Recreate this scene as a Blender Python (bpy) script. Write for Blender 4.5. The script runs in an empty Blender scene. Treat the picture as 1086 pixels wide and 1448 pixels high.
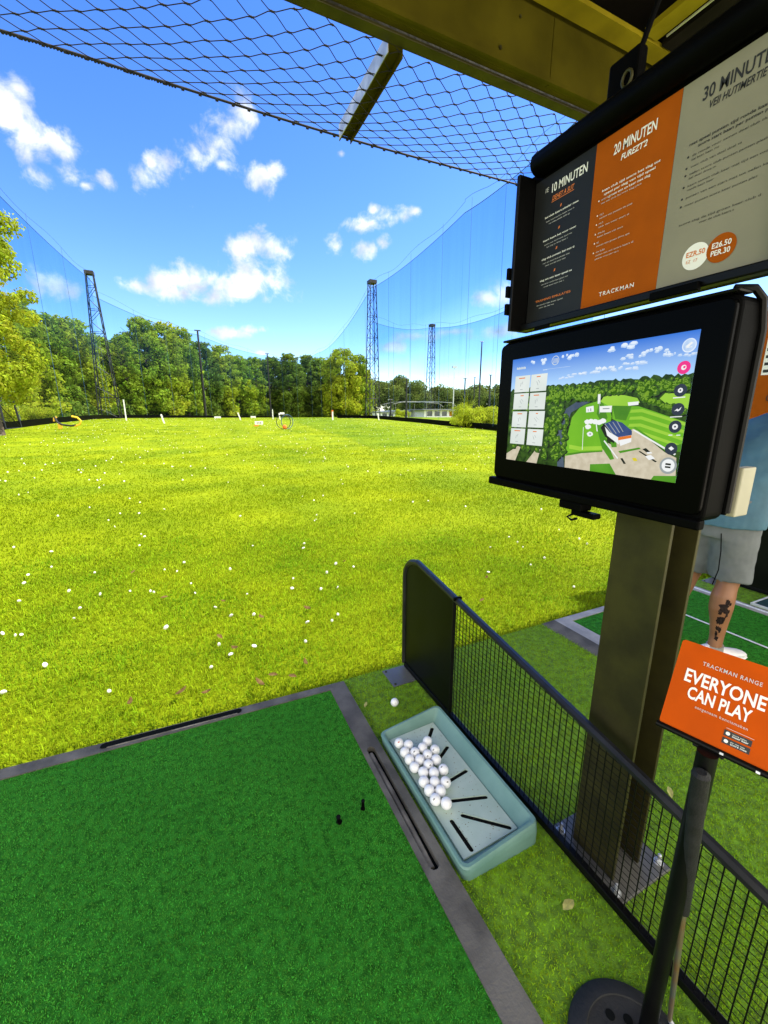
import bpy, bmesh, math, random
import numpy as np
from mathutils import Vector, Matrix

random.seed(7)
rng = np.random.default_rng(11)
S = bpy.context.scene
COL = S.collection
PI = math.pi

# ------------------------------------------------------------------ camera, sky, sun
cam_d = bpy.data.cameras.new("camera")
cam_d.sensor_fit = 'VERTICAL'
cam_d.sensor_height = 36.0
cam_d.lens = 36.0 * 580.0 / 1448.0
cam_d.clip_start = 0.05
cam_d.clip_end = 6000.0
cam = bpy.data.objects.new("camera", cam_d)
cam.location = (0, 0, 1.5)
cam.rotation_euler = (math.radians(90 - 13.477), 0, math.radians(-25.0))
COL.objects.link(cam)
S.camera = cam

SUN_AZ, SUN_EL = 94.0, 52.5            # azimuth clockwise from +Y, elevation
W = bpy.data.worlds.new("World")
S.world = W
W.use_nodes = True
nt = W.node_tree
nt.nodes.clear()
def wn(t, **k):
    n = nt.nodes.new(t)
    for a, b in k.items(): setattr(n, a, b)
    return n
def wl(a, b): nt.links.new(a, b)
out = wn('ShaderNodeOutputWorld'); bg = wn('ShaderNodeBackground')
bg.inputs['Strength'].default_value = 0.15
sky = wn('ShaderNodeTexSky', sky_type='NISHITA', sun_disc=False)
sky.sun_elevation = math.radians(SUN_EL)
sky.sun_rotation = math.radians(SUN_AZ)
sky.air_density = 1.0; sky.dust_density = 0.2; sky.ozone_density = 3.0; sky.altitude = 0
hs = wn('ShaderNodeHueSaturation'); hs.inputs['Saturation'].default_value = 1.30; hs.inputs['Hue'].default_value = .517; hs.inputs['Value'].default_value = .95
wl(sky.outputs[0], hs.inputs['Color'])
tc = wn('ShaderNodeTexCoord')
# clouds: one soft blob per cloud (azimuth, elevation, half width, half height in degrees), edges broken by noise
CLOUDS = [(-10.6,23.6,2.3,1.5),(-12.4,26.2,1.29,1.29),(-11.1,27.1,0.91,0.92),(-12.8,24.7,1.1,0.67),(-11.4,23.0,1.27,1.02),(-9.1,23.8,1.44,1.33),(-8.3,22.1,1.73,0.98),(-10.5,21.5,1.1,0.86),(-7.2,21.6,0.82,0.45),(-5.2,22.5,0.91,0.61),(-1.6,23.4,1.41,1.01),(0.5,24.4,1.58,1.22),(-0.8,24.5,0.9,0.77),(9.1,29.9,1.75,1.19),(7.5,28.6,2.03,1.33),(5.4,26.7,2.18,1.5),(3.8,26.2,0.93,0.76),(6.2,25.6,1.25,0.67),(10.5,25.1,1.9,1.04),(12.1,25.7,1.02,0.8),(20.0,27.6,0.52,0.39),(22.6,21.7,2.1,0.91),(25.2,22.3,1.6,0.77),(23.9,22.9,0.8,0.51),(27.5,22.3,1.6,0.77),(28.6,22.7,0.79,0.51),(19.1,19.2,1.32,1.03),(23.2,19.2,2.0,0.97),(24.7,19.8,0.99,0.82),(-3.9,13.6,1.64,0.82),(-1.4,14.3,2.43,1.51),(1.3,14.7,2.22,1.39),(-0.4,13.4,2.94,0.85),(5.3,14.5,2.51,1.72),(8.2,15.4,3.06,2.14),(11.2,15.9,2.29,1.86),(8.1,18.6,2.17,1.08),(10.8,18.9,2.53,1.35),(12.7,18.4,1.13,0.97),(6.5,13.8,4.03,1.03),(38.0,13.8,1.98,0.91),(39.9,14.3,1.78,1.18),(-12.3,12.7,1.02,1.26),(-11.0,12.5,1.3,1.16),(-9.8,12.2,0.85,0.79),(5.3,9.6,3.28,0.55),(8.2,10.0,1.51,0.48),(9.3,7.4,1.03,0.42),(29.3,9.7,3.59,0.66),(33.8,10.1,3.5,0.49),(26.6,8.5,2.74,0.68),(39.1,9.9,3.36,0.8),
  (-30,30,6,4),(60,25,7,4),(-60,24,7,4),(100,28,8,4),(260,30,9,4),(-75,40,16,9)]
FILL_BANK = [(120,20,20,13),(150,22,26,18),(185,24,28,20),(220,22,26,18),(250,20,20,13),(150,48,24,18),(190,52,26,18),(230,48,22,16)]   # bright cloud bank added out of view as neutral fill for the shade
noise = wn('ShaderNodeTexNoise'); noise.inputs['Scale'].default_value = 20; noise.inputs['Detail'].default_value = 7; noise.inputs['Roughness'].default_value = .62; noise.inputs['Distortion'].default_value = .25
wl(tc.outputs['Generated'], noise.inputs['Vector'])
def nearest(lst):
    prev = None
    for az, el, hw, hh in lst:
        a, e = math.radians(az), math.radians(el)
        d = (math.sin(a)*math.cos(e), math.cos(a)*math.cos(e), math.sin(e))
        sub = wn('ShaderNodeVectorMath', operation='SUBTRACT'); sub.inputs[1].default_value = d
        wl(tc.outputs['Generated'], sub.inputs[0])
        mul = wn('ShaderNodeVectorMath', operation='MULTIPLY')
        kx, kz = 1/math.radians(hw*1.55), 1/math.radians(hh*1.55)
        mul.inputs[1].default_value = (kx, kx, kz)
        wl(sub.outputs[0], mul.inputs[0])
        ln = wn('ShaderNodeVectorMath', operation='LENGTH'); wl(mul.outputs[0], ln.inputs[0])
        if prev is None: prev = ln.outputs['Value']
        else:
            m = wn('ShaderNodeMath', operation='SMOOTH_MIN'); m.inputs[2].default_value = .18
            wl(prev, m.inputs[0]); wl(ln.outputs['Value'], m.inputs[1]); prev = m.outputs[0]
    return prev
prev = nearest(CLOUDS)
inv = wn('ShaderNodeMath', operation='SUBTRACT'); inv.inputs[0].default_value = .86; wl(prev, inv.inputs[1])
clampd = wn('ShaderNodeMath', operation='MAXIMUM'); clampd.inputs[1].default_value = -.45; wl(inv.outputs[0], clampd.inputs[0])
nm = wn('ShaderNodeMath', operation='MULTIPLY_ADD'); nm.inputs[1].default_value = 2.7; nm.inputs[2].default_value = -1.38
wl(noise.outputs[0], nm.inputs[0])
sm = wn('ShaderNodeMath', operation='ADD'); wl(clampd.outputs[0], sm.inputs[0]); wl(nm.outputs[0], sm.inputs[1])
mask = wn('ShaderNodeMapRange', interpolation_type='SMOOTHSTEP'); mask.inputs['From Min'].default_value = .0; mask.inputs['From Max'].default_value = .95; mask.inputs['To Max'].default_value = .97
wl(sm.outputs[0], mask.inputs['Value'])
# cloud body tone
n2 = wn('ShaderNodeTexNoise'); n2.inputs['Scale'].default_value = 22; n2.inputs['Detail'].default_value = 5
wl(tc.outputs['Generated'], n2.inputs['Vector'])
cr = wn('ShaderNodeMapRange'); cr.inputs['From Min'].default_value = .3; cr.inputs['From Max'].default_value = .62
wl(n2.outputs[0], cr.inputs['Value'])
cm = wn('ShaderNodeMix', data_type='RGBA'); cm.inputs['A'].default_value = (2.0, 2.2, 2.5, 1); cm.inputs['B'].default_value = (3.9, 3.95, 4.0, 1)
wl(cr.outputs[0], cm.inputs['Factor'])
mix = wn('ShaderNodeMix', data_type='RGBA')
wl(mask.outputs[0], mix.inputs['Factor']); wl(hs.outputs[0], mix.inputs['A']); wl(cm.outputs['Result'], mix.inputs['B'])
bk = wn('ShaderNodeMath', operation='MULTIPLY_ADD'); bk.inputs[1].default_value = -1.0; bk.inputs[2].default_value = 1.55; wl(nearest(FILL_BANK), bk.inputs[0])
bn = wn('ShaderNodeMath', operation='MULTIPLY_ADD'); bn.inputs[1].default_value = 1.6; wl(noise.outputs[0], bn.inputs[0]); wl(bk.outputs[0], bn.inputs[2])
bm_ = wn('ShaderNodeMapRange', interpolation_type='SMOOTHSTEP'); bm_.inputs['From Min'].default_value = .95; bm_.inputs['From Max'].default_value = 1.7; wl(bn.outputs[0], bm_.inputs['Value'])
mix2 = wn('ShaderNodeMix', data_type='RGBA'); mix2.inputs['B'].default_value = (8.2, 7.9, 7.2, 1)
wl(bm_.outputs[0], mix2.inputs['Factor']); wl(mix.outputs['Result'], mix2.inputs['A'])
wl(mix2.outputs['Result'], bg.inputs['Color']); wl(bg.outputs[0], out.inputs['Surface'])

sd = bpy.data.lights.new("sun", 'SUN'); sd.energy = 4.0; sd.angle = math.radians(.53); sd.color = (1, .95, .86)
sun = bpy.data.objects.new("sun", sd); COL.objects.link(sun)
a, e = math.radians(SUN_AZ), math.radians(SUN_EL)
sun.rotation_euler = Vector((math.sin(a)*math.cos(e), math.cos(a)*math.cos(e), math.sin(e))).to_track_quat('Z', 'Y').to_euler()
S.view_settings.view_transform = 'Standard'; S.view_settings.look = 'None'
S.view_settings.exposure = 1.25; S.view_settings.gamma = 1.0
S.cycles.max_bounces = 8; S.cycles.diffuse_bounces = 4; S.cycles.transparent_max_bounces = 24
S.cycles.use_denoising = True

# ------------------------------------------------------------------ helpers
def tag(o, label=None, cat=None, group=None, kind=None):
    if label: o['label'] = label
    if cat: o['category'] = cat
    if group: o['group'] = group
    if kind: o['kind'] = kind
    return o
def empty(name, loc, label=None, cat=None, group=None):
    o = bpy.data.objects.new(name, None); COL.objects.link(o); o.location = loc
    o.empty_display_size = .1
    return tag(o, label, cat, group)
def wloc(o):
    v = Vector((0, 0, 0))
    while o: v += o.location; o = o.parent
    return v
def link_mesh(name, me, mat, parent=None):
    o = bpy.data.objects.new(name, me); COL.objects.link(o)
    if mat is not None and not me.materials: me.materials.append(mat)
    if parent: o.parent = parent
    return o
def copy_tree(o, parent=None):
    c = o.copy(); COL.objects.link(c); c.parent = parent
    for ch in list(o.children): copy_tree(ch, c)
    return c

class MB:
    """collects shapes, builds ONE mesh object"""
    def __init__(s): s.v = []; s.f = []
    def add(s, vs, fs):
        b = len(s.v); s.v += [tuple(p) for p in vs]; s.f += [tuple(i + b for i in f) for f in fs]; return s
    def box(s, x0, x1, y0, y1, z0, z1):
        vs = [(x, y, z) for x in (x0, x1) for y in (y0, y1) for z in (z0, z1)]
        return s.add(vs, [(0,1,3,2),(4,6,7,5),(0,4,5,1),(2,3,7,6),(0,2,6,4),(1,5,7,3)])
    def obox(s, c, u, v, w, a, b, d):
        c, u, v, w = map(Vector, (c, u, v, w))
        vs = [c + u*(i*a/2) + v*(j*b/2) + w*(k*d/2) for i in (-1,1) for j in (-1,1) for k in (-1,1)]
        return s.add(vs, [(0,1,3,2),(4,6,7,5),(0,4,5,1),(2,3,7,6),(0,2,6,4),(1,5,7,3)])
    def tube(s, pts, r, n=8, caps=True, rot=0, squash=None):
        pts = [Vector(p) for p in pts]; rs = r if isinstance(r, (list, tuple)) else [r]*len(pts)
        base = len(s.v); prevu = None
        for i, p in enumerate(pts):
            t = (pts[min(i+1, len(pts)-1)] - pts[max(i-1, 0)])
            t = t.normalized() if t.length > 1e-9 else Vector((0, 0, 1))
            if prevu is None:
                up = Vector((0, 0, 1)) if abs(t.z) < .9 else Vector((1, 0, 0))
                u = t.cross(up).normalized()
            else: u = (prevu - t*prevu.dot(t)).normalized()
            prevu = u; w = t.cross(u)
            ra, rb = (rs[i], rs[i]) if not squash else (rs[i]*squash[0], rs[i]*squash[1])
            for k in range(n):
                q = 2*PI*k/n + rot
                s.v.append(tuple(p + u*math.cos(q)*ra + w*math.sin(q)*rb))
        for i in range(len(pts)-1):
            for k in range(n):
                a0 = base + i*n + k; b0 = base + i*n + (k+1) % n
                s.f.append((a0, b0, b0+n, a0+n))
        if caps:
            s.f.append(tuple(base + k for k in range(n))[::-1])
            s.f.append(tuple(base + (len(pts)-1)*n + k for k in range(n)))
        return s
    def lathe(s, prof, c=(0,0,0), n=32):
        b = len(s.v)
        for r, z in prof:
            for k in range(n):
                q = 2*PI*k/n; s.v.append((c[0]+r*math.cos(q), c[1]+r*math.sin(q), c[2]+z))
        for i in range(len(prof)-1):
            for k in range(n):
                a0 = b+i*n+k; b0 = b+i*n+(k+1) % n; s.f.append((a0, b0, b0+n, a0+n))
        s.f.append(tuple(b+k for k in range(n))[::-1]); s.f.append(tuple(b+(len(prof)-1)*n+k for k in range(n)))
        return s
    def prism(s, poly, z0, z1):
        n = len(poly); b = len(s.v)
        s.v += [(x, y, z0) for x, y in poly] + [(x, y, z1) for x, y in poly]
        s.f.append(tuple(b+i for i in range(n))[::-1]); s.f.append(tuple(b+n+i for i in range(n)))
        for i in range(n): j = (i+1) % n; s.f.append((b+i, b+j, b+n+j, b+n+i))
        return s
    def prismX(s, poly, x0, x1):   # poly in (y,z), extruded along x
        n = len(poly); b = len(s.v)
        s.v += [(x0, y, z) for y, z in poly] + [(x1, y, z) for y, z in poly]
        s.f.append(tuple(b+i for i in range(n))); s.f.append(tuple(b+n+i for i in range(n))[::-1])
        for i in range(n): j = (i+1) % n; s.f.append((b+i, b+n+i, b+n+j, b+j))
        return s
    def build(s, name, mat, parent=None, smooth=False, bevel=0, seg=2):
        me = bpy.data.meshes.new(name)
        L = wloc(parent) if parent else Vector((0, 0, 0))
        me.from_pydata([(x-L.x, y-L.y, z-L.z) for x, y, z in s.v], [], s.f)
        bm = bmesh.new(); bm.from_mesh(me)
        bmesh.ops.recalc_face_normals(bm, faces=bm.faces)
        if bevel:
            es = [e for e in bm.edges if len(e.link_faces) == 2 and e.calc_face_angle(0) > .6]
            bmesh.ops.bevel(bm, geom=es, offset=bevel, segments=seg, affect='EDGES', profile=.5, clamp_overlap=True)
        if smooth:
            for f in bm.faces: f.smooth = True
            for e in bm.edges:
                if len(e.link_faces) == 2 and e.calc_face_angle(0) > .75: e.smooth = False
        bm.to_mesh(me); bm.free()
        return link_mesh(name, me, mat, parent)

def np_mesh(name, V, F, mat, parent=None, smooth=False):
    """fast mesh from arrays: V (n,3), F (m,k)"""
    me = bpy.data.meshes.new(name)
    V = np.asarray(V, np.float32); F = np.asarray(F, np.int32)
    if parent:
        L = wloc(parent); V = V - np.array([L.x, L.y, L.z], np.float32)
    me.vertices.add(len(V)); me.vertices.foreach_set('co', V.ravel())
    k = F.shape[1]
    me.loops.add(F.size); me.loops.foreach_set('vertex_index', F.ravel())
    me.polygons.add(len(F)); me.polygons.foreach_set('loop_start', np.arange(0, F.size, k, dtype=np.int32))
    me.polygons.foreach_set('loop_total', np.full(len(F), k, np.int32))
    if smooth: me.polygons.foreach_set('use_smooth', np.ones(len(F), bool))
    me.update(calc_edges=True); me.validate()
    return link_mesh(name, me, mat, parent)

# ------------------------------------------------------------------ materials
def mat(name, col, rough=.6, metal=0, var=0, vscale=8, bump=0, bscale=60, spec=.5, coat=0, col2=None, detail=4, trans=0, island=0, space='Object', lo=.35, hi=.65):
    m = bpy.data.materials.new(name); m.use_nodes = True
    n = m.node_tree.nodes; l = m.node_tree.links; b = n['Principled BSDF']
    b.inputs['Base Color'].default_value = (*col, 1); b.inputs['Roughness'].default_value = rough
    b.inputs['Metallic'].default_value = metal; b.inputs['Specular IOR Level'].default_value = spec
    b.inputs['Coat Weight'].default_value = coat
    t = n.new('ShaderNodeTexCoord')
    csock = None
    if var or col2:
        nz = n.new('ShaderNodeTexNoise'); nz.inputs['Scale'].default_value = vscale; nz.inputs['Detail'].default_value = detail
        l.new(t.outputs[space], nz.inputs['Vector'])
        mr = n.new('ShaderNodeMapRange'); mr.inputs['From Min'].default_value = lo; mr.inputs['From Max'].default_value = hi
        l.new(nz.outputs[0], mr.inputs['Value'])
        mx = n.new('ShaderNodeMix'); mx.data_type = 'RGBA'
        c2 = col2 if col2 else tuple(c*(1+var) for c in col); c1 = col if col2 else tuple(c*(1-var) for c in col)
        mx.inputs['A'].default_value = (*c1, 1); mx.inputs['B'].default_value = (*c2, 1)
        l.new(mr.outputs[0], mx.inputs['Factor']); csock = mx.outputs['Result']
        if not col2 or True:
            rr = n.new('ShaderNodeMapRange'); rr.inputs['To Min'].default_value = rough*.85; rr.inputs['To Max'].default_value = min(1, rough*1.15)
            l.new(nz.outputs[0], rr.inputs['Value']); l.new(rr.outputs[0], b.inputs['Roughness'])
    if island:
        g = n.new('ShaderNodeNewGeometry'); h = n.new('ShaderNodeHueSaturation')
        mv = n.new('ShaderNodeMapRange'); mv.inputs['To Min'].default_value = 1-island; mv.inputs['To Max'].default_value = 1+island
        mh = n.new('ShaderNodeMapRange'); mh.inputs['To Min'].default_value = .5-.02*island*2; mh.inputs['To Max'].default_value = .5+.015*island*2
        l.new(g.outputs['Random Per Island'], mv.inputs['Value']); l.new(g.outputs['Random Per Island'], mh.inputs['Value'])
        l.new(mv.outputs[0], h.inputs['Value']); l.new(mh.outputs[0], h.inputs['Hue'])
        if csock: l.new(csock, h.inputs['Color'])
        else: h.inputs['Color'].default_value = (*col, 1)
        csock = h.outputs[0]
    if csock: l.new(csock, b.inputs['Base Color'])
    if bump:
        bn = n.new('ShaderNodeTexNoise'); bn.inputs['Scale'].default_value = bscale; bn.inputs['Detail'].default_value = 3
        l.new(t.outputs[space], bn.inputs['Vector'])
        bp = n.new('ShaderNodeBump'); bp.inputs['Strength'].default_value = bump; bp.inputs['Distance'].default_value = .004
        l.new(bn.outputs[0], bp.inputs['Height']); l.new(bp.outputs[0], b.inputs['Normal'])
    if trans:
        tr = n.new('ShaderNodeBsdfTranslucent'); ms = n.new('ShaderNodeMixShader'); ms.inputs[0].default_value = trans
        if csock: l.new(csock, tr.inputs['Color'])
        else: tr.inputs['Color'].default_value = (*col, 1)
        o = n['Material Output']
        l.new(b.outputs[0], ms.inputs[1]); l.new(tr.outputs[0], ms.inputs[2]); l.new(ms.outputs[0], o.inputs['Surface'])
    return m
def emat(name, col, s=1.0, col2=None, scale=20, detail=3, lo=.35, hi=.65):
    m = bpy.data.materials.new(name); m.use_nodes = True
    n = m.node_tree.nodes; l = m.node_tree.links; b = n['Principled BSDF']
    b.inputs['Base Color'].default_value = (.004, .004, .004, 1); b.inputs['Roughness'].default_value = .3; b.inputs['Specular IOR Level'].default_value = .1
    b.inputs['Emission Color'].default_value = (*col, 1); b.inputs['Emission Strength'].default_value = s
    if col2:
        t = n.new('ShaderNodeTexCoord'); nz = n.new('ShaderNodeTexNoise'); nz.inputs['Scale'].default_value = scale; nz.inputs['Detail'].default_value = detail
        l.new(t.outputs['Object'], nz.inputs['Vector'])
        mr = n.new('ShaderNodeMapRange'); mr.inputs['From Min'].default_value = lo; mr.inputs['From Max'].default_value = hi; l.new(nz.outputs[0], mr.inputs['Value'])
        mx = n.new('ShaderNodeMix'); mx.data_type = 'RGBA'; mx.inputs['A'].default_value = (*col, 1); mx.inputs['B'].default_value = (*col2, 1)
        l.new(mr.outputs[0], mx.inputs['Factor']); l.new(mx.outputs['Result'], b.inputs['Emission Color'])
    return m

M = {}
M['soil'] = mat('soil_and_thatch', (.13, .188, .003), .9, var=.35, vscale=.45, bump=.6, bscale=25, spec=.05, col2=(.215, .26, .004), detail=9)
M['blade'] = mat('grass_blade', (.128, .200, .003), .7, vscale=.45, col2=(.222, .278, .004), island=.30, trans=.38, detail=6, spec=.04)
M['blade_near'] = mat('long_grass_blade', (.16, .28, .006), .7, vscale=1.6, col2=(.30, .38, .008), island=.5, trans=.38, detail=6, spec=.06)
M['turf'] = mat('turf_backing', (.14, .285, .01), .9, var=.4, vscale=30, bump=1, bscale=400)
M['turf_blade'] = mat('turf_fibre', (.205, .39, .013), .7, island=.4, vscale=3, col2=(.28, .455, .015), trans=.15, spec=.06)
M['matgreen'] = mat('mat_backing', (.03, .19, .018), .9, spec=.05, var=.4, vscale=40, bump=1, bscale=500)
M['mat_blade'] = mat('mat_fibre', (.046, .255, .022), .7, island=.38, vscale=2.2, col2=(.072, .345, .032), spec=.06, trans=.1)
M['rubber'] = mat('grey_rubber', (.105, .098, .085), .7, spec=.25, var=.35, vscale=9, bump=.5, bscale=120, detail=8)
M['rubber_dark'] = mat('black_rubber', (.022, .022, .022), .75, spec=.25, var=.3, vscale=14, bump=.4, bscale=120, detail=8)
M['rubber_light'] = mat('light_grey_rubber', (.31, .295, .265), .65, var=.25, vscale=9, bump=.4, bscale=120, detail=8)
M['slotgrey'] = mat('worn_rubber_tray', (.09, .08, .065), .6, spec=.25, col2=(.24, .22, .185), vscale=14, bump=.4, bscale=90, detail=8)
M['black'] = mat('black_coated_metal', (.0025, .0025, .0025), .4, var=.3, vscale=10, bump=.05, bscale=200, spec=.14)
M['blackmat'] = mat('black_plastic', (.0016, .0016, .0016), .5, var=.25, vscale=10, bump=.05, bscale=300, spec=.025)
M['bezel'] = mat('glossy_black_bezel', (.001, .001, .001), .3, spec=.025)
M['rail'] = mat('satin_black_rail', (.012, .012, .0125), .38, var=.3, vscale=12, spec=.4)
M['panel'] = mat('dark_panel', (.004, .005, .003), .35, var=.3, vscale=5, spec=.10)
M['steel'] = mat('galvanised_steel', (.050, .045, .012), .5, metal=.35, spec=.3, col2=(.028, .025, .008), vscale=9, detail=8, bump=.15, bscale=60)
M['plate'] = mat('steel_plate', (.17, .165, .15), .5, metal=.4, spec=.3, col2=(.13, .125, .115), vscale=6, detail=8)
M['zinc'] = mat('bright_zinc', (.55, .56, .58), .42, metal=.55, var=.2, vscale=15)
M['tray'] = mat('teal_plastic', (.115, .225, .195), .42, spec=.3, col2=(.16, .285, .25), vscale=7, bump=.12, bscale=150, detail=8)
M['trayfloor'] = mat('pale_teal_plastic', (.36, .47, .40), .5, spec=.3, col2=(.45, .55, .48), vscale=9, bump=.15, bscale=150, detail=10)
M['slot'] = mat('dark_slot', (.006, .007, .007), .9, spec=.03)
M['ball'] = mat('golf_ball_white', (.80, .80, .80), .35, coat=.3, var=.03, vscale=40)
M['balldirty'] = mat('weathered_ball', (.76, .75, .70), .45, col2=(.66, .64, .55), vscale=60)
M['inkred'] = mat('red_ink', (.5, .04, .03), .6)
M['ink'] = mat('black_ink', (.012, .012, .012), .6)
M['net'] = mat('black_twine', (.006, .006, .007), .8)
M['bounce_concrete'] = mat('pale_bounce_concrete', (.62, .56, .44), .85, var=.1, vscale=1.5)
M['olive'] = mat('olive_painted_fascia', (.062, .052, .003), .6, spec=.08, var=.25, vscale=4, bump=.2, bscale=60, detail=8)
M['grasslit_wood'] = mat('grass_bounce_timber', (.26, .205, .008), .6, spec=.15, var=.2, vscale=5, bump=.25, bscale=40, detail=8)  # yellow light reflected from the grass is put into the base colour
M['deck'] = mat('dark_roof_deck', (.010, .008, .006), .9, var=.4, vscale=3, spec=.1)
M['wood'] = mat('dark_boarding', (.06, .045, .03), .8, var=.35, vscale=3)
M['orange'] = mat('orange_print', (.32, .070, .003), .65, var=.07, vscale=14, detail=8, spec=.06)
M['orange2'] = mat('bright_orange_print', (.47, .066, .0012), .6, var=.06, vscale=18, detail=8, spec=.06)
M['cream'] = mat('cream_print', (.225, .21, .155), .6, var=.06, vscale=9, detail=8, spec=.25)
M['charcoal'] = mat('charcoal_print', (.012, .0125, .013), .5, var=.15, vscale=8, spec=.2)
M['white_ink'] = mat('white_ink', (.78, .77, .73), .55)
M['grey_ink'] = mat('pale_grey_ink', (.52, .51, .48), .55)
M['orange_ink'] = mat('orange_ink', (.62, .16, .02), .55)
M['beige'] = mat('beige_plastic', (.33, .31, .22), .5, var=.06, vscale=20)
M['grip'] = mat('dark_rubber_grip', (.010, .010, .011), .6, spec=.3, var=.3, vscale=40, bump=.5, bscale=350)
M['shaft'] = mat('grey_green_shaft', (.20, .22, .17), .35, metal=.6, col2=(.30, .16, .06), vscale=9)
M['skin'] = mat('skin', (.27, .115, .05), .5, var=.12, vscale=9, bump=.06, bscale=200, detail=6)
M['tattoo'] = mat('tattoo_ink', (.022, .014, .012), .8, spec=.1, var=.5, vscale=90)
M['shirt'] = mat('teal_jersey', (.055, .135, .19), .8, var=.2, vscale=5, bump=.3, bscale=40)
M['shorts'] = mat('grey_jersey', (.135, .145, .152), .85, var=.15, vscale=8, bump=.35, bscale=50)
M['shoe'] = mat('white_shoe', (.75, .73, .72), .5, var=.06, vscale=30)
M['hair'] = mat('brown_hair', (.05, .03, .018), .6, var=.3, vscale=60)
M['white'] = mat('white_paint', (.78, .78, .76), .5, var=.08, vscale=6)
M['whiteline'] = mat('white_line', (.72, .74, .72), .7, var=.12, vscale=50)
M['mast'] = mat('dark_mast_steel', (.012, .013, .014), .5, metal=.3, var=.3, vscale=2)
M['bark'] = mat('bark', (.07, .05, .033), .9, var=.4, vscale=6, bump=.6, bscale=30)
M['leafA'] = mat('leaf_mid', (.15, .24, .014), .6, island=.45, vscale=.3, col2=(.265, .335, .02), trans=.42, spec=.08)
M['leafB'] = mat('leaf_bright', (.235, .305, .016), .6, island=.42, vscale=.4, col2=(.37, .405, .022), trans=.5, spec=.08)
M['leafC'] = mat('leaf_dark', (.085, .145, .014), .6, island=.45, vscale=.35, col2=(.16, .22, .02), trans=.4, spec=.08)
M['leafFar'] = mat('leaf_far', (.085, .125, .03), .7, island=.35, vscale=.12, col2=(.15, .19, .035), trans=.4, spec=.05)
M['bushy'] = mat('leaf_yellow_green', (.26, .33, .015), .6, island=.4, vscale=1.5, col2=(.38, .43, .02), trans=.45, spec=.06)
M['deadleaf'] = mat('dry_leaf', (.10, .055, .02), .8, spec=.04, col2=(.22, .15, .055), vscale=14, trans=.2)
M['paleleaf'] = mat('pale_leaf', (.50, .47, .14), .7, var=.3, vscale=30, trans=.2)
M['yellow'] = mat('yellow_plastic', (.75, .45, .02), .5, var=.1, vscale=6)
M['orangeball'] = mat('orange_plastic', (.75, .16, .015), .5, var=.1, vscale=6)
M['teal_dark'] = mat('dark_teal_mat', (.01, .05, .045), .8, var=.3, vscale=20)
M['glass'] = mat('window_glass', (.05, .06, .07), .08, spec=.7)
M['roofgrey'] = mat('grey_roof', (.16, .165, .17), .6, var=.1, vscale=2)

def netmat(name, col, f, tint):
    m = bpy.data.materials.new(name); m.use_nodes = True
    n = m.node_tree.nodes; l = m.node_tree.links; n.clear()
    o = n.new('ShaderNodeOutputMaterial'); ms = n.new('ShaderNodeMixShader'); d = n.new('ShaderNodeBsdfDiffuse'); t = n.new('ShaderNodeBsdfTransparent')
    d.inputs[0].default_value = (*col, 1); t.inputs[0].default_value = (*tint, 1)
    tcn = n.new('ShaderNodeTexCoord'); mp = n.new('ShaderNodeMapping'); mp.inputs['Scale'].default_value = (.55, .55, .02)
    nz = n.new('ShaderNodeTexNoise'); nz.inputs['Scale'].default_value = 1.0; nz.inputs['Detail'].default_value = 6; nz.inputs['Roughness'].default_value = .7
    mr = n.new('ShaderNodeMapRange'); mr.inputs['From Min'].default_value = .3; mr.inputs['From Max'].default_value = .75
    mr.inputs['To Min'].default_value = f*.45; mr.inputs['To Max'].default_value = f*1.6
    l.new(tcn.outputs['Object'], mp.inputs[0]); l.new(mp.outputs[0], nz.inputs['Vector']); l.new(nz.outputs[0], mr.inputs['Value'])
    ge = n.new('ShaderNodeNewGeometry'); sx = n.new('ShaderNodeSeparateXYZ'); hz = n.new('ShaderNodeMapRange')
    hz.inputs['From Min'].default_value = 8.0; hz.inputs['From Max'].default_value = 13.0; hz.inputs['To Min'].default_value = .12
    l.new(ge.outputs['Position'], sx.inputs[0]); l.new(sx.outputs['Z'], hz.inputs['Value'])
    tm_ = n.new('ShaderNodeMix'); tm_.data_type = 'RGBA'; tm_.inputs['A'].default_value = (1, 1, 1, 1); tm_.inputs['B'].default_value = (*tint, 1)
    l.new(hz.outputs[0], tm_.inputs['Factor']); l.new(tm_.outputs['Result'], t.inputs[0])
    mm = n.new('ShaderNodeMath'); mm.operation = 'MULTIPLY'; l.new(mr.outputs[0], mm.inputs[0]); l.new(hz.outputs[0], mm.inputs[1])
    l.new(mm.outputs[0], ms.inputs[0]); l.new(t.outputs[0], ms.inputs[1]); l.new(d.outputs[0], ms.inputs[2]); l.new(ms.outputs[0], o.inputs[0])
    return m
M['netA'] = netmat('blue_net_weave', (.01, .06, .22), .10, (.58, .77, .96))
M['netB'] = netmat('pale_net_weave', (.01, .05, .18), .06, (.72, .86, .98))

# ------------------------------------------------------------------ terrain
def sstep(a, b, t):
    q = np.clip((t-a)/(b-a), 0, 1); return q*q*(3-2*q)
def ter(x, y):
    x = np.asarray(x, float); y = np.asarray(y, float)
    return .75*sstep(14, 75, y) - .65*sstep(80, 160, y) + .02*np.sin(x*.7+y*.31)*sstep(3, 12, y)
def tz(x, y): return float(ter(x, y))

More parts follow.
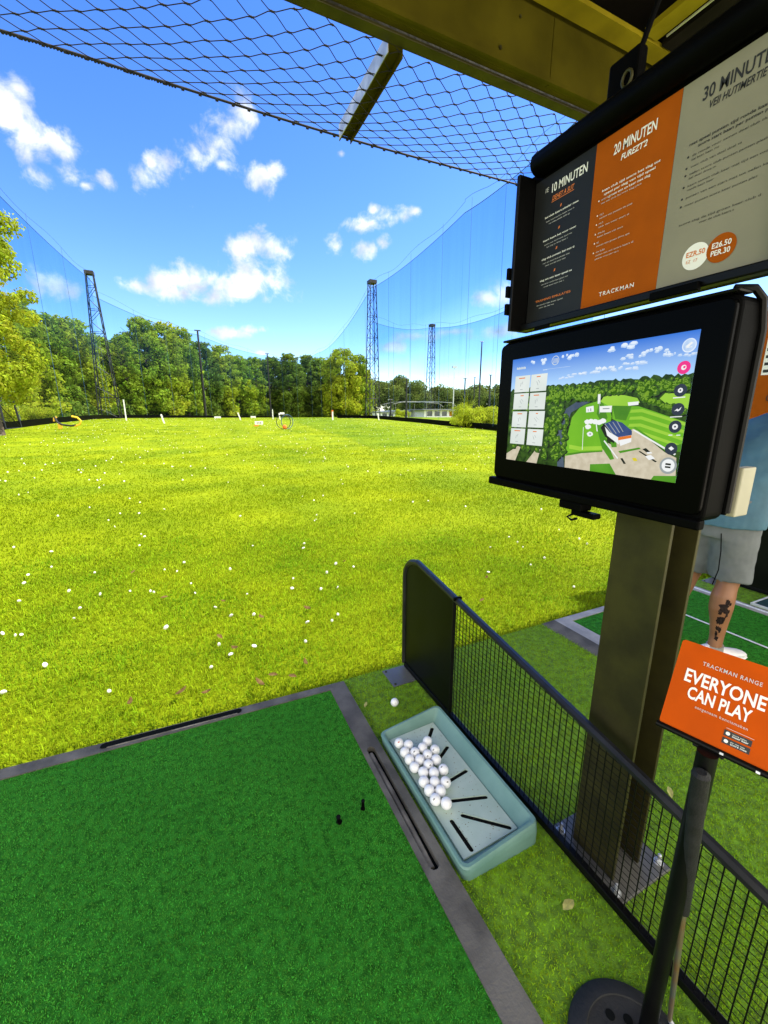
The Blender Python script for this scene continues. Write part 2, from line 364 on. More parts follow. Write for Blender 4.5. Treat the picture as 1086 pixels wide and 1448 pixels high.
ys = np.concatenate([np.array([-400, -100, -30, -8]), np.linspace(1.0, 12, 56), np.linspace(12.5, 60, 60), np.linspace(62, 260, 60), np.array([320, 420, 700, 1200, 2500])])
xs = np.concatenate([np.array([-2500, -900, -400, -200]), np.linspace(-110, 150, 131), np.array([200, 400, 900, 2500])])
gx, gy = np.meshgrid(xs, ys)
gz = ter(gx, gy) - .022 + np.where((gy > 2.2) & (gy < 60), .012*np.sin(gx*2.1+gy)*np.sin(gy*1.7), 0)
gz = np.where(gy < 2.02, -.06, gz)
V = np.stack([gx, gy, gz], -1).reshape(-1, 3)
nx, ny = len(xs), len(ys)
ii, jj = np.meshgrid(np.arange(ny-1), np.arange(nx-1), indexing='ij')
q = ii*nx + jj
F = np.stack([q, q+1, q+nx+1, q+nx], -1).reshape(-1, 4)
o = np_mesh('field_ground', V, F, M['soil'], smooth=True); tag(o, kind='structure')

def blades(P, h, w, lean, name, mt, base_z=0.0, seg=2, curl=.5):
    """grass blades: P (n,2) roots, h heights, w widths -> one mesh of tapered bent blades"""
    n = len(P); ang = rng.uniform(0, 2*PI, n); la = ang + rng.normal(0, .7, n) + PI/2
    lx, ly = np.cos(la)*lean*h, np.sin(la)*lean*h
    wx, wy = np.cos(ang)*w/2, np.sin(ang)*w/2
    z0 = np.broadcast_to(base_z, (n,))
    V = np.zeros((n, 5, 3), np.float32)
    V[:, 0] = np.stack([P[:, 0]-wx, P[:, 1]-wy, z0], -1); V[:, 1] = np.stack([P[:, 0]+wx, P[:, 1]+wy, z0], -1)
    m = np.stack([P[:, 0]+lx*.35, P[:, 1]+ly*.35, z0+h*.62], -1)
    V[:, 2] = m + np.stack([wx*.85, wy*.85, 0*wx], -1); V[:, 3] = m - np.stack([wx*.85, wy*.85, 0*wx], -1)
    V[:, 4] = np.stack([P[:, 0]+lx, P[:, 1]+ly, z0+h*np.maximum(.25, 1-curl*lean)], -1)
    b = np.arange(n)[:, None]*5
    F = np.concatenate([b+np.array([[0, 1, 2]]), b+np.array([[0, 2, 3]]), b+np.array([[3, 2, 4]])], 0)
    return np_mesh(name, V.reshape(-1, 3), F, mt)

# sunlit field grass, denser and finer close by
def in_view(x, y, m=.25):
    a = np.arctan2(x, y); return (a > math.radians(-20)-m*.4) & (a < math.radians(70)+m*.4)
def scatter(n, r0, r1):
    r = np.sqrt(rng.uniform(r0*r0, r1*r1, n)); a = rng.uniform(math.radians(-28), math.radians(72), n)
    P = np.stack([r*np.sin(a), r*np.cos(a)], -1); return P
def clump(P, s): return .6+.4*np.sin(P[:, 0]*s+1.3*np.sin(P[:, 1]*s*.7))*np.sin(P[:, 1]*s*1.1+np.sin(P[:, 0]*s*.8))
parts = []
BP, BH, BW, BL = [], [], [], []
for n, r0, r1, h, w in ((200000, 2.0, 4.2, .040, .0045), (150000, 4.2, 8.0, .045, .008), (110000, 8, 16, .05, .016), (50000, 16, 34, .06, .035), (40000, 34, 80, .07, .09)):
    P = scatter(int(n*1.5), r0*(.62 if r0 > 3 else 1), r1*1.5); edge = 1.975 + .036*np.maximum(0, .65-P[:, 0])*(P[:, 0] < .7)
    P = P[P[:, 1] > edge + rng.uniform(0, .04, len(P))]
    q_ = np.hypot(P[:, 0], P[:, 1]); wgt = (1-sstep(r1*.7, r1*1.5, q_))*(sstep(r0*.62, r0*1.3, q_) if r0 > 3 else 1)
    P = P[rng.random(len(P)) < wgt]
    if r0 > 15: P = P[(P[:, 0] > -12.5) & (P[:, 0] < 21+.1*P[:, 1])]
    k = len(P); c = clump(P, 5 if r0 < 9 else 1.2); q_ = np.hypot(P[:, 0], P[:, 1])
    BP.append(P); BH.append(np.interp(q_, [2, 5, 16, 60], [.036, .035, .036, .05])*(.45+.9*rng.random(k))*(.75+.35*c)); BW.append(np.interp(q_, [2, 4, 8, 16, 34, 80], [.0034, .005, .009, .019, .045, .11])*(.6+.8*rng.random(k))); BL.append(rng.uniform(.15, 1.1, k))
P = np.stack([rng.uniform(-7, -.6, 70000), rng.uniform(1.99, 6.5, 70000)], -1); P = P[np.arctan2(P[:, 0], P[:, 1]) < math.radians(-27)]
k = len(P); BP.append(P); BH.append(.036*(.45+.9*rng.random(k))); BW.append(np.full(k, .0055)*(.6+.8*rng.random(k))); BL.append(rng.uniform(.15, 1.1, k))
for sl, nm, mt_, lb in ((slice(0, 1), 'long_grass', M['blade_near'], 'longer greener grass along the front of the hitting mats'), (slice(1, 9), 'grass', M['blade'], 'bright yellow green mown grass of the open field')):
    P = np.concatenate(BP[sl]); zb = ter(P[:, 0], P[:, 1]) - .022
    o = blades(P, np.concatenate(BH[sl]), np.concatenate(BW[sl]), np.concatenate(BL[sl]), nm, mt_, zb)
    tag(o, lb, 'grass', kind='stuff')

# ------------------------------------------------------------------ bay floor (artificial turf)
mb = MB().box(-12, 22, -1.2, 1.985, -.05, 0.0)
tag(mb.build('turf_floor', M['turf']), kind='structure')
def turf_pts(n, x0, x1, y0, y1): return np.stack([rng.uniform(x0, x1, n), rng.uniform(y0, y1, n)], -1)
P = np.concatenate([turf_pts(60000, -3.6, -1.0, .2, 1.97), turf_pts(85000, .62, 2.3, .25, 1.99), turf_pts(26000, 2.1, 5.5, 1.0, 1.99), turf_pts(10000, 1.1, 2.4, -.1, .4)])
k = len(P)
o = blades(P, .0045+.006*rng.random(k), .0016+.0014*rng.random(k), rng.uniform(.3, 1.6, k), 'turf_fibres', M['turf_blade'], 0.0)
tag(o, 'short yellow green artificial turf fibres round the hitting mats', 'turf', kind='stuff')

# ------------------------------------------------------------------ hitting mats
def stadium(x0, x1, y0, y1, n=6):
    if x1-x0 < y1-y0:
        r = (x1-x0)/2; c = (x0+x1)/2
        return [(c+r*math.cos(PI+PI*i/n), y0+r+r*math.sin(PI+PI*i/n)) for i in range(n+1)] + [(c+r*math.cos(PI*i/n), y1-r+r*math.sin(PI*i/n)) for i in range(n+1)]
    r = (y1-y0)/2; c = (y0+y1)/2
    return [(x1-r+r*math.cos(-PI/2+PI*i/n), c+r*math.sin(-PI/2+PI*i/n)) for i in range(n+1)] + [(x0+r+r*math.cos(PI/2+PI*i/n), c+r*math.sin(PI/2+PI*i/n)) for i in range(n+1)]
def plate_holes(name, outer, holes, z0, z1, m, parent, floor=None, bevel=0):
    """slab with through holes (walls built), top at z1"""
    bm = bmesh.new(); L = wloc(parent) if parent else Vector()
    loops = []
    for poly in [outer]+holes:
        vs = [bm.verts.new((x-L.x, y-L.y, z1-L.z)) for x, y in poly]
        loops.append([bm.edges.new((vs[i], vs[(i+1) % len(vs)])) for i in range(len(vs))])
    alle = [e for l in loops for e in l]
    bmesh.ops.triangle_fill(bm, use_beauty=True, use_dissolve=False, edges=alle)
    r = bmesh.ops.extrude_edge_only(bm, edges=alle)
    for v in [g for g in r['geom'] if isinstance(g, bmesh.types.BMVert)]: v.co.z = z0-L.z
    bmesh.ops.recalc_face_normals(bm, faces=bm.faces)
    me = bpy.data.meshes.new(name); bm.to_mesh(me); bm.free()
    return link_mesh(name, me, m, parent)

def make_mat(ox, label, front=lambda x: 1.94+.036*(.649-x), left_wide=False):
    t = empty('hitting_mat', (ox-.2, .6, 0), label, 'golf mat', 'hitting mats in the bays')
    xl, xr = ox-1.70, ox               # outer edges on the ground
    xo, xi, yi0, yb = xr-.012, xr-.103, 1.895, -.30
    fx = lambda x: front(x)
    il = xl+.20 if left_wide else xl+.10
    ifr = lambda x: fx(x)-.045-.018*max(0, (.56-x+ox-.66)/1.43)
    outer = [(xl+(.09 if left_wide else .012), yb), (xo, yb), (xo, fx(xo)), (xl+(.09 if left_wide else .012), fx(xl+.01))]
    inner = [(il, yb+.1), (xi, yb+.1), (xi, ifr(xi)), (il, ifr(il))]
    holes = [inner]
    if not left_wide:
        holes += [stadium(ox-.082, ox-.045, .875, 1.443), ]
    f = plate_holes('rubber_frame', outer, holes, -.002, .03, M['rubber'] if not left_wide else M['rubber_light'], t)
    # sloped outer skirt
    sk = MB(); ou = outer; gr = [(xl, yb-.01), (xr, yb-.01), (xr, fx(xr)+.035), (xl, fx(xl)+.035)]
    for i in range(4):
        j = (i+1) % 4
        sk.add([(*ou[i], .03), (*ou[j], .03), (*gr[j], .0), (*gr[i], .0)], [(0, 1, 2, 3)])
    sk.build('bevelled_edge', M['rubber'], t)
    if not left_wide:
        tr = MB().prism(stadium(ox-.081, ox-.046, .877, 1.441), .001, .006)
        tr.build('tee_holder_slot', M['slot'], t)
        b = MB().tube([(ox-.0685, .895, .008), (ox-.0675, 1.05, .013), (ox-.066, 1.20, .0125), (ox-.067, 1.42, .008)], .0115, 8)
        b.build('rubber_insert', M['slotgrey'], t, smooth=True)
        # front ball groove: flat dark stadium on the frame, recess shade put in the colour
        fy = lambda x: fx(x)-.026
        g = MB(); n = 24
        for k in range(n):
            xa, xb = -.49+.575*k/n, -.49+.575*(k+1)/n
            g.add([(xa, fy(xa)-.015, .0315), (xb, fy(xb)-.015, .0315), (xb, fy(xb)+.02, .0315), (xa, fy(xa)+.02, .0315)], [(0, 1, 2, 3)])
        for xe, sgn in ((-.49, -1), (.085, 1)):
            pts = [(xe+sgn*.0175*math.cos(q), fy(xe)+.0025+.0175*math.sin(q), .0315) for q in np.linspace(-PI/2, PI/2, 9)]
            g.add(pts, [tuple(range(9))])
        g.build('front_groove', M['slot'], t)
        rr = MB().tube([(x, fy(x)-.013, .030) for x in np.linspace(-.48, .08, 12)], .003, 6)
        rr.build('groove_lip', M['slotgrey'], t, smooth=True)
    # carpet
    p = MB().prism(inner, .0, .024); c = p.build('green_carpet', M['matgreen'], t)
    x0, x1 = il, xi
    n = 170000 if not left_wide else 40000
    y_lo = .2 if not left_wide else .6
    xlo = -1.0 if not left_wide else x0
    P = np.stack([rng.uniform(xlo, x1, n), rng.uniform(y_lo, 2.0, n)], -1)
    lim = np.array([ifr(x) for x in np.linspace(x0-.1, x1+.1, 50)]); P = P[P[:, 1] < np.interp(P[:, 0], np.linspace(x0-.1, x1+.1, 50), lim)]
    P = P[P[:, 0] > x0]
    k = len(P)
    fb = blades(P, .003+.0035*rng.random(k), .0013+.0012*rng.random(k), rng.uniform(.4, 1.8, k), 'carpet_fibre', M['mat_blade'], .024)
    fb.parent = t; fb.location = -t.location; tag(fb, kind='stuff')
    return t
m1 = make_mat(.664, 'green hitting mat in grey rubber frame with two black tees standing on it')
m2 = make_mat(3.90, 'green hitting mat with white lines under the person in shorts', front=lambda x: 1.955, left_wide=True)
ln = MB().box(3.238, 3.252, .0, 1.88, .029, .0325).box(3.835, 3.86, .0, 1.89, .029, .0325)
ln.build('white_line', M['whiteline'], m2)
# dark mat corner with white border beyond
t = empty('practice_mat', (4.12, 1.2, 0), 'small dark teal mat with white border beside the black divider at the right edge', 'mat')
MB().box(3.99, 4.24, .3, 1.50, 0.0, .014).build('mat_surface', M['teal_dark'], t)
MB().box(3.975, 3.99, .3, 1.515, 0, .017).box(3.99, 4.24, 1.50, 1.515, 0, .017).build('white_border', M['whiteline'], t)

# rubber tees
def tee(x, y, h, r, label, lean):
    t = empty('rubber_tee', (x, y, .024), label, 'golf tee')
    MB().lathe([(r*1.5, 0), (r*1.5, .003), (r, .005), (r*.92, h*.7), (r, h)], (x, y, .024), 14).build('tube', M['blackmat'], t, smooth=True)
    MB().lathe([(r*.75, h-.002), (r*1.15, h), (r*1.15, h+.003), (r*.75, h+.003)], (x, y, .024), 14).build('cup', M['slot'], t, smooth=True)
    t.rotation_euler = (lean[0], lean[1], 0)
tee(.362, 1.17, .026, .0075, 'shorter stubby black rubber tee with chipped top on the green mat', (.05, -.12))
tee(.462, 1.182, .036, .0062, 'taller slim black rubber tee on the green mat near its grey frame', (.0, .02))

# ------------------------------------------------------------------ ball tray
t = empty('ball_tray', (.84, 1.14, 0), 'teal plastic tray holding white golf balls between mat and divider', 'ball tray')
def ring(x0, x1, y0, y1, r, zf, n=5):
    pts = []
    for cx, cy, a0 in ((x1-r, y1-r, 0), (x0+r, y1-r, PI/2), (x0+r, y0+r, PI), (x1-r, y0+r, 1.5*PI)):
        for i in range(n+1):
            q = a0+PI/2*i/n; x, y = cx+r*math.cos(q), cy+r*math.sin(q); pts.append((x, y, zf(x, y)))
    return pts
def rimz(x, y):
    u = np.interp(x, [.68, .70, .82, .90, 1.0], [.060, .062, .088, .098, .102]); return float(u)
flz = lambda x, y: .034 + .05*(x-.70)
rings = [ring(.672, .998, .815, 1.478, .03, lambda x, y: 0.0),
         ring(.668, .994, .812, 1.480, .03, lambda x, y: rimz(x, y)*.55),
         ring(.664, .986, .812, 1.478, .028, lambda x, y: rimz(x, y)-.006),
         ring(.668, .982, .817, 1.473, .026, lambda x, y: rimz(x, y)),
         ring(.677, .972, .827, 1.464, .022, lambda x, y: rimz(x, y)),
         ring(.681, .967, .833, 1.459, .02, lambda x, y: rimz(x, y)-.006),
         ring(.690, .936, .850, 1.437, .012, lambda x, y: flz(x, y)+.004),
         ring(.697, .928, .858, 1.430, .008, flz)]
mb = MB(); n = len(rings[0])
for i, r in enumerate(rings):
    mb.v += r
    if i:
        for k in range(n):
            a0 = (i-1)*n+k; b0 = (i-1)*n+(k+1) % n; mb.f.append((a0, b0, b0+n, a0+n))
mb.f.append(tuple(range(n))[::-1])
mb.build('tub', M['tray'], t, smooth=True)
def oslot(p, q, r):
    p, q = Vector(p), Vector(q); d = (q-p).normalized(); nrm = Vector((-d.y, d.x)); pts = []
    for c, s in ((q, 1), (p, -1)):
        for i in range(7):
            an = -PI/2+PI*i/6; pts.append(tuple(c + d*(s*r*math.cos(an)) + nrm*(s*r*math.sin(an))))
    return pts
SL = [((.905,1.400),(.855,1.351)), ((.907,1.275),(.838,1.238)), ((.907,1.136),(.812,1.128)), ((.905,1.005),(.782,1.051)), ((.905,.872),(.783,.985)), ((.738,.872),(.735,.985))]
f = plate_holes('perforated_floor', [(.696, .857), (.929, .857), (.929, 1.431), (.696, 1.431)], [oslot(a, b, .0085) for a, b in SL], 0, .006, M['trayfloor'], None)
for v in f.data.vertices: v.co.z += flz(v.co.x, 0)
f.data.update(); f.parent = t; f.location = -t.location
u = MB().add([(.70, .86, flz(.70, 0)+.001), (.925, .86, flz(.925, 0)+.001), (.925, 1.428, flz(.925, 0)+.001), (.70, 1.428, flz(.70, 0)+.001)], [(0, 1, 2, 3)])
u.build('slot_bottom', M['slot'], t)
gm = MB()
for k in range(170):
    x, y, r = random.uniform(.72, .922), random.uniform(.87, 1.42), random.uniform(.0006, .0024)
    z = flz(x, 0)+.0064
    gm.add([(x+r*math.cos(2*PI*i/6), y+r*.8*math.sin(2*PI*i/6), z) for i in range(6)], [tuple(range(6))])
tag(gm.build('dirt_speck', M['deadleaf'], t), kind='stuff')

# ------------------------------------------------------------------ golf balls
def ico(r, sub):
    bm = bmesh.new(); bmesh.ops.create_icosphere(bm, subdivisions=sub, radius=r)
    for f in bm.faces: f.smooth = True
    me = bpy.data.meshes.new('golf_ball'); bm.to_mesh(me); bm.free(); return me
R = .02135
def dimple_mat():
    m = M['ball']; n = m.node_tree.nodes; l = m.node_tree.links
    t = n.new('ShaderNodeTexCoord'); v = n.new('ShaderNodeTexVoronoi'); v.inputs['Scale'].default_value = 300
    bp = n.new('ShaderNodeBump'); bp.inputs['Strength'].default_value = .35; bp.inputs['Distance'].default_value = .001
    l.new(t.outputs['Object'], v.inputs['Vector']); l.new(v.outputs['Distance'], bp.inputs['Height']); l.new(bp.outputs[0], n['Principled BSDF'].inputs['Normal'])
dimple_mat()
bm_hi = ico(R, 4); bm_hi.materials.append(M['ball'])
TB = [(.703,1.361),(.734,1.332),(.7,1.303),(.736,1.283),(.78,1.291),(.818,1.31),(.823,1.257),(.698,1.261),(.736,1.243),(.78,1.249),(.801,1.213),(.697,1.216),(.762,1.207),(.724,1.185),(.761,1.163),(.798,1.159),(.699,1.147),(.738,1.126),(.773,1.108),(.698,1.108),(.737,1.088),(.699,1.067),(.729,1.04)]
TB = np.array(TB)*1.008; TB[:, 0] = np.maximum(TB[:, 0], .7155)
for it in range(200):                     # settle the balls so that none overlap
    for i in range(len(TB)):
        for j in range(i):
            d = TB[i]-TB[j]; L = np.hypot(*d)
            if L < 2.02*R: s = (2.02*R-L)/2*d/L; TB[i] += s; TB[j] -= s
    TB[:, 0] = np.maximum(TB[:, 0], .7155)
def stamp(o, rx, mt, nm):
    """small printed mark on the ball's surface"""
    pts = [];
    for i in range(9): pts.append((.0045*math.cos(2*PI*i/9), .0028*math.sin(2*PI*i/9)))
    vs = [Vector((x, y, math.sqrt((R*1.012)**2-x*x-y*y))) for x, y in pts]
    vs = [Matrix.Rotation(rx[1], 3, 'Y') @ (Matrix.Rotation(rx[0], 3, 'X') @ v) for v in vs]
    me = bpy.data.meshes.new(nm); me.from_pydata(vs, [], [tuple(range(9))]); c = link_mesh(nm, me, mt, o); return c
for i, (x, y) in enumerate(TB):
    o = bpy.data.objects.new('golf_ball', bm_hi); COL.objects.link(o)
    o.location = (x, y, flz(x, 0)+.006+R)
    if i == 0:
        tag(o, 'white golf ball with red mark in the far corner of the teal tray', 'golf ball', 'golf balls in the teal tray'); stamp(o, (.5, -.4), M['inkred'], 'red_mark')
    else:
        tag(o, 'plain white golf ball lying among others in the teal tray', 'golf ball', 'golf balls in the teal tray')
        if i % 3 == 0: stamp(o, (random.uniform(0, .9), random.uniform(-.9, 0)), M['ink'], 'printed_mark')
o = bpy.data.objects.new('golf_ball', bm_hi); COL.objects.link(o); o.location = (.836, 1.66, R+.008)
tag(o, 'single white golf ball on the turf between mat corner and divider base plate', 'golf ball')
bm_lo = ico(R, 2); bm_lo.materials.append(M['balldirty'])
FB = [(-1.07,2.67),(-.54,2.42),(.1,2.53),(-.02,2.43),(-.94,2.89),(-1.19,3.38),(-1.23,3.4),(-1.32,3.47),(-.29,3.08),(.15,3.06),(.05,3.26),(.82,2.67),(.89,2.74),(.65,2.73),(-.92,3.52),(-.92,3.71),(-.44,3.83),(-.41,3.78),(-.24,4.21),(-.12,3.85),(-.35,4.3),(-.09,3.61),(.68,3.36),(.91,3.26),(1.36,3.64),(-1.51,4.7),(-1.48,4.48),(-1.39,4.04),(-1.07,4.1),(-.6,3.91),(-.82,3.93),(-.95,4.49),(-1.37,4.86),(-.65,5.28),(-.63,5.66),(-1.16,6.74),(-1.07,7.15),(-1.03,6.33),(1.04,4.39),(1.09,4.55),(.25,2.56),(.04,2.67),(-1.93,5.78),(-1.51,5.45),(.23,4.06),(1.07,3.6),(1.22,3.78),(.53,4.7),(-.18,4.46),(.31,3.42),(.31,3.02),(1.05,3.22),(.74,3.58),(.57,2.47),(-2.98,9.63),(-1.88,7.36),(-.81,7.03),(-.48,7.21),(1.61,5.85),
      (3.34,3.39),(4.3,3.75),(4.12,3.17),(2.95,2.35),(3.29,3.02),(3,2.92),(2.49,2.95),(4.95,4.7),(3.48,3.78)]
far = []
while len(FB) < 292:
    P = scatter(1, 4.5, 24)[0]
    if -10 < P[0] < 16: FB.append((float(P[0]), float(P[1])))
for x, y in FB:
    o = bpy.data.objects.new('golf_ball', bm_lo); COL.objects.link(o); o.location = (x, y, tz(x, y)+(.004 if y < 4 else .016)+R*random.uniform(.1, .6))
    s = random.uniform(.42, .74); o.scale = (s*random.uniform(.9, 1.35), s, s*random.uniform(.45, .9)); o.rotation_euler = (random.random()*6, random.random()*6, 0)
    tag(o, 'white golf ball half sunk in the sunlit field grass', 'golf ball', 'golf balls scattered over the field')
bs = MB(); icoV = [Vector(v.co) for v in ico(R, 1).vertices]; icoF = [tuple(p.vertices) for p in ico(R, 1).polygons]
k = 0
while k < 900:
    P = scatter(1, 10, 75)[0]
    if -12 < P[0] < 21+.1*P[1]:
        z = tz(P[0], P[1])+.04; bs.add([v+Vector((P[0], P[1], z)) for v in icoV], icoF); k += 1
tag(bs.build('distant_golf_balls', M['balldirty'], smooth=True), 'countless white specks of golf balls on the far field', 'golf balls', kind='stuff')

# fallen leaves
def leaf_mesh(s, curl):
    pts = [(-.5, 0), (-.3, .16), (0, .24), (.3, .15), (.55, 0), (.3, -.16), (0, -.22), (-.3, -.13)]
    vs = [(x*s, y*s, s*curl*(x*x+1.5*y*y)+.004) for x, y in pts] + [(0, 0, .002)]
    fs = [(i, (i+1) % 8, 8) for i in range(8)]
    me = bpy.data.meshes.new('fallen_leaf'); me.from_pydata(vs, [], fs); me.materials.append(M['deadleaf']); return me
LM = [leaf_mesh(.075, .5), leaf_mesh(.06, -.3), leaf_mesh(.055, .9)]
for i, (x, y) in enumerate([(.22,2.12),(.30,2.17),(-.05,2.16),(-.18,2.22),(.40,2.11),(-.42,2.24),(.13,2.55),(-.32,3.6),(.12,3.3),(.35,2.9),(-.62,4.35),(1.30,3.75),(.7,2.9),(2.02,2.45),(2.35,2.8),(1.8,2.7),(.05,2.75),(.5,2.2)]):
    o = bpy.data.objects.new('fallen_leaf', LM[i % 3]); COL.objects.link(o); o.location = (x, y, tz(x, y)+.03); o.rotation_euler = (random.uniform(-.3, .3), random.uniform(-.3, .3), random.random()*6)
    tag(o, 'dry brown leaf curled up in the field grass', 'leaf', 'dry leaves in the field grass')
pl = LM[1].copy(); pl.materials.clear(); pl.materials.append(M['paleleaf'])
for (x, y, lb, s) in [(.925, .625, 'pale yellow torn leaf on the turf below the divider near the post', 1.0), (.70, 1.73, 'small pale scrap of leaf beside the mat corner', .6), (1.62, .735, 'dry twig like leaf on the turf right of the orange sign stand', .8), (1.7, 1.55, 'pale leaf scrap on turf behind the mesh divider', .6), (.70, 1.02, 'thin yellow grass stalk leaf on the mat frame beside the tray', .5), (1.46, .93, 'tiny pale leaf fragment on turf under the orange sign', .4)]:
    o = bpy.data.objects.new('fallen_leaf', pl); COL.objects.link(o); o.location = (x, y, .012 if x != .70 or y > 1.5 else .034); o.rotation_euler = (.1, .2, random.random()*6); o.scale = (s, s, s)
    tag(o, lb, 'leaf')

# ------------------------------------------------------------------ mesh divider between the bays
def rail_z(y): return .72 - .163*(1.83-y)
def make_divider(X, label, plate_label_panel=False):
    t = empty('bay_divider', (X, 1.0, 0), label, 'divider', 'dividers between the bays')
    yb = -.75
    arc = [(1.958, .03), (1.958, .585)] + [(1.958-.118*(1-math.cos(q)), .585+.122*math.sin(q)) for q in np.linspace(.2, 1.42, 8)] + [(1.815, rail_z(1.815)), (yb, rail_z(yb))]
    MB().tube([(X, y, z) for y, z in arc], .0165, 8, rot=PI/8).build('top_rail', M['rail'], t, smooth=True)
    MB().box(X-.012, X+.012, yb, 1.945, .012, .042).build('bottom_rail', M['black'], t, bevel=.003)
    MB().box(X-.010, X+.010, yb-.02, yb+.012, 0, rail_z(yb)).build('end_post', M['black'], t, bevel=.003)
    pan = [(1.944, .042), (1.944, .585)] + [(1.944-.106*(1-math.cos(q)), .585+.108*math.sin(q)) for q in np.linspace(.2, 1.42, 7)] + [(1.815, rail_z(1.815)-.014), (1.475, rail_z(1.475)-.014), (1.475, .042)]
    MB().prismX(pan, X-.004, X+.004).build('solid_panel', M['panel'], t)
    MB().box(X-.009, X+.009, 1.463, 1.4745, .042, rail_z(1.47)-.014).build('panel_edge', M['black'], t)
    w = MB(); y = 1.44
    while y > yb+.03:
        w.tube([(X-.002, y, .04), (X-.002, y, rail_z(y)-.008)], .0018, 5, caps=False); y -= .0245
    z = .07
    while z < .66:
        y1 = 1.464; y0 = max(yb, 1.83-(.72-(z+.012))/.163)
        if y0 < y1: w.tube([(X+.0015, y0, z), (X+.0015, y1, z)], .0013, 4, caps=False)
        z += .0225
    w.build('wire_mesh', M['black'], t)
    # strip of pale cable ties and fixings under the mesh
    MB().box(X+.013, X+.016, yb, 1.46, .016, .036).build('pale_strip', M['plate'], t)
    MB().box(X-.148, X+.15, 1.802, 1.962, .001, .006).build('base_plate', M['plate'], t, bevel=.001)
    sc = MB()
    for px, py in ((-.13, 1.82), (-.13, 1.945), (.13, 1.82), (.13, 1.945)): sc.lathe([(.007, 0), (.007, .003), (.003, .005)], (X+px, py, .006), 8)
    sc.build('screw', M['steel'], t)
    MB().box(X-.02, X+.02, 1.44, 1.45, rail_z(1.445)+.002, rail_z(1.445)+.0175).build('cable_tie', M['blackmat'], t)
    return t
make_divider(1.05, 'black bay divider with solid end panel and wire mesh beside the ball tray')
d2 = make_divider(4.29, 'black bay divider behind the legs of the person in shorts')
for c in d2.children:
    if c.name.startswith('solid_panel'): pn = c
# the far divider is boarded along its whole length
for c in list(d2.children):
    if c.name.startswith(('wire_mesh', 'solid_panel')): bpy.data.objects.remove(c)
yb = -.75
MB().prismX([(1.944, .042), (1.944, .585), (1.90, .68), (1.82, rail_z(1.82)-.014), (yb, rail_z(yb)-.014), (yb, .042)], 4.286, 4.294).build('solid_panel', M['panel'], d2)

# ------------------------------------------------------------------ steel roof post
t = empty('steel_post', (1.19, .69, 0), 'brown olive steel H beam post carrying the screen behind the mesh divider', 'post')
y0, y1 = .612, .768
MB().box(1.108, 1.120, y0, y1, .014, 1.66).box(1.120, 1.234, .684, .693, .014, 1.66).box(1.234, 1.246, y0, y1, .014, 1.66).build('h_beam', M['steel'], t, bevel=.0015)
MB().box(1.075, 1.325, .555, .832, .001, .0135).build('base_plate', M['plate'], t, bevel=.002)
for bx, by in ((1.09, .585), (1.305, .585), (1.09, .805), (1.305, .805)):
    b = MB().lathe([(.016, .0135), (.016, .016), (.0, .016)], (bx, by, 0), 16).lathe([(.011, .016), (.011, .026), (.010, .027)], (bx, by, 0), 6).lathe([(.006, .027), (.006, .045), (.004, .047)], (bx, by, 0), 10)
    b.build('anchor_bolt', M['zinc'], t, smooth=True)
MB().box(1.1205, 1.2335, .6935, .76, .014, .055).build('gusset', M['steel'], t)

# ------------------------------------------------------------------ text
_fc = bpy.data.curves.new('lettering', 'FONT'); _fo = bpy.data.objects.new('lettering', _fc); COL.objects.link(_fo)
def text_geo(s, bold=0.0, shear=0.0, space=1.0):
    _fc.body = s; _fc.size = 1; _fc.offset = bold; _fc.shear = shear; _fc.space_character = space; _fc.resolution_u = 3
    bpy.context.view_layer.update()
    dg = bpy.context.evaluated_depsgraph_get(); me = _fo.evaluated_get(dg).to_mesh()
    vs = [(v.co.x, v.co.y) for v in me.vertices]; fs = [tuple(p.vertices) for p in me.polygons]
    _fo.evaluated_get(dg).to_mesh_clear(); return vs, fs
class Face:
    """a flat printed face: o = origin, u to the reader's right, v up, n out"""
    def __init__(s, o, u, v): s.o = Vector(o); s.u = Vector(u).normalized(); s.v = Vector(v).normalized(); s.n = s.u.cross(s.v)
    def p(s, a, b, d=0): return s.o+s.u*a+s.v*b+s.n*d
    def poly(s, mb, pts, d): mb.add([s.p(a, b, d) for a, b in pts], [tuple(range(len(pts)))])
    def rect(s, mb, a0, b0, a1, b1, d): s.poly(mb, [(a0, b0), (a1, b0), (a1, b1), (a0, b1)], d)
    def disc(s, mb, a, b, r, d, n=28, ry=None): s.poly(mb, [(a+r*math.cos(2*PI*i/n), b+(ry or r)*math.sin(2*PI*i/n)) for i in range(n)], d)
    def text(s, mb, txt, a, b, h, d, width=None, bold=.0, shear=0, align='L', space=1.0, cond=1.0):
        """h = capital height; width fits the line to a width"""
        vs, fs = text_geo(txt, bold, shear, space)
        if not vs: return
        x0 = min(v[0] for v in vs); x1 = max(v[0] for v in vs); k = h/.69
        sx = width/(x1-x0) if width else k*cond
        off = {'L': -x0*sx, 'C': -(x0+x1)/2*sx, 'R': -x1*sx}[align]
        mb.add([s.p(a+off+x*sx, b+y*k, d) for x, y in vs], fs)

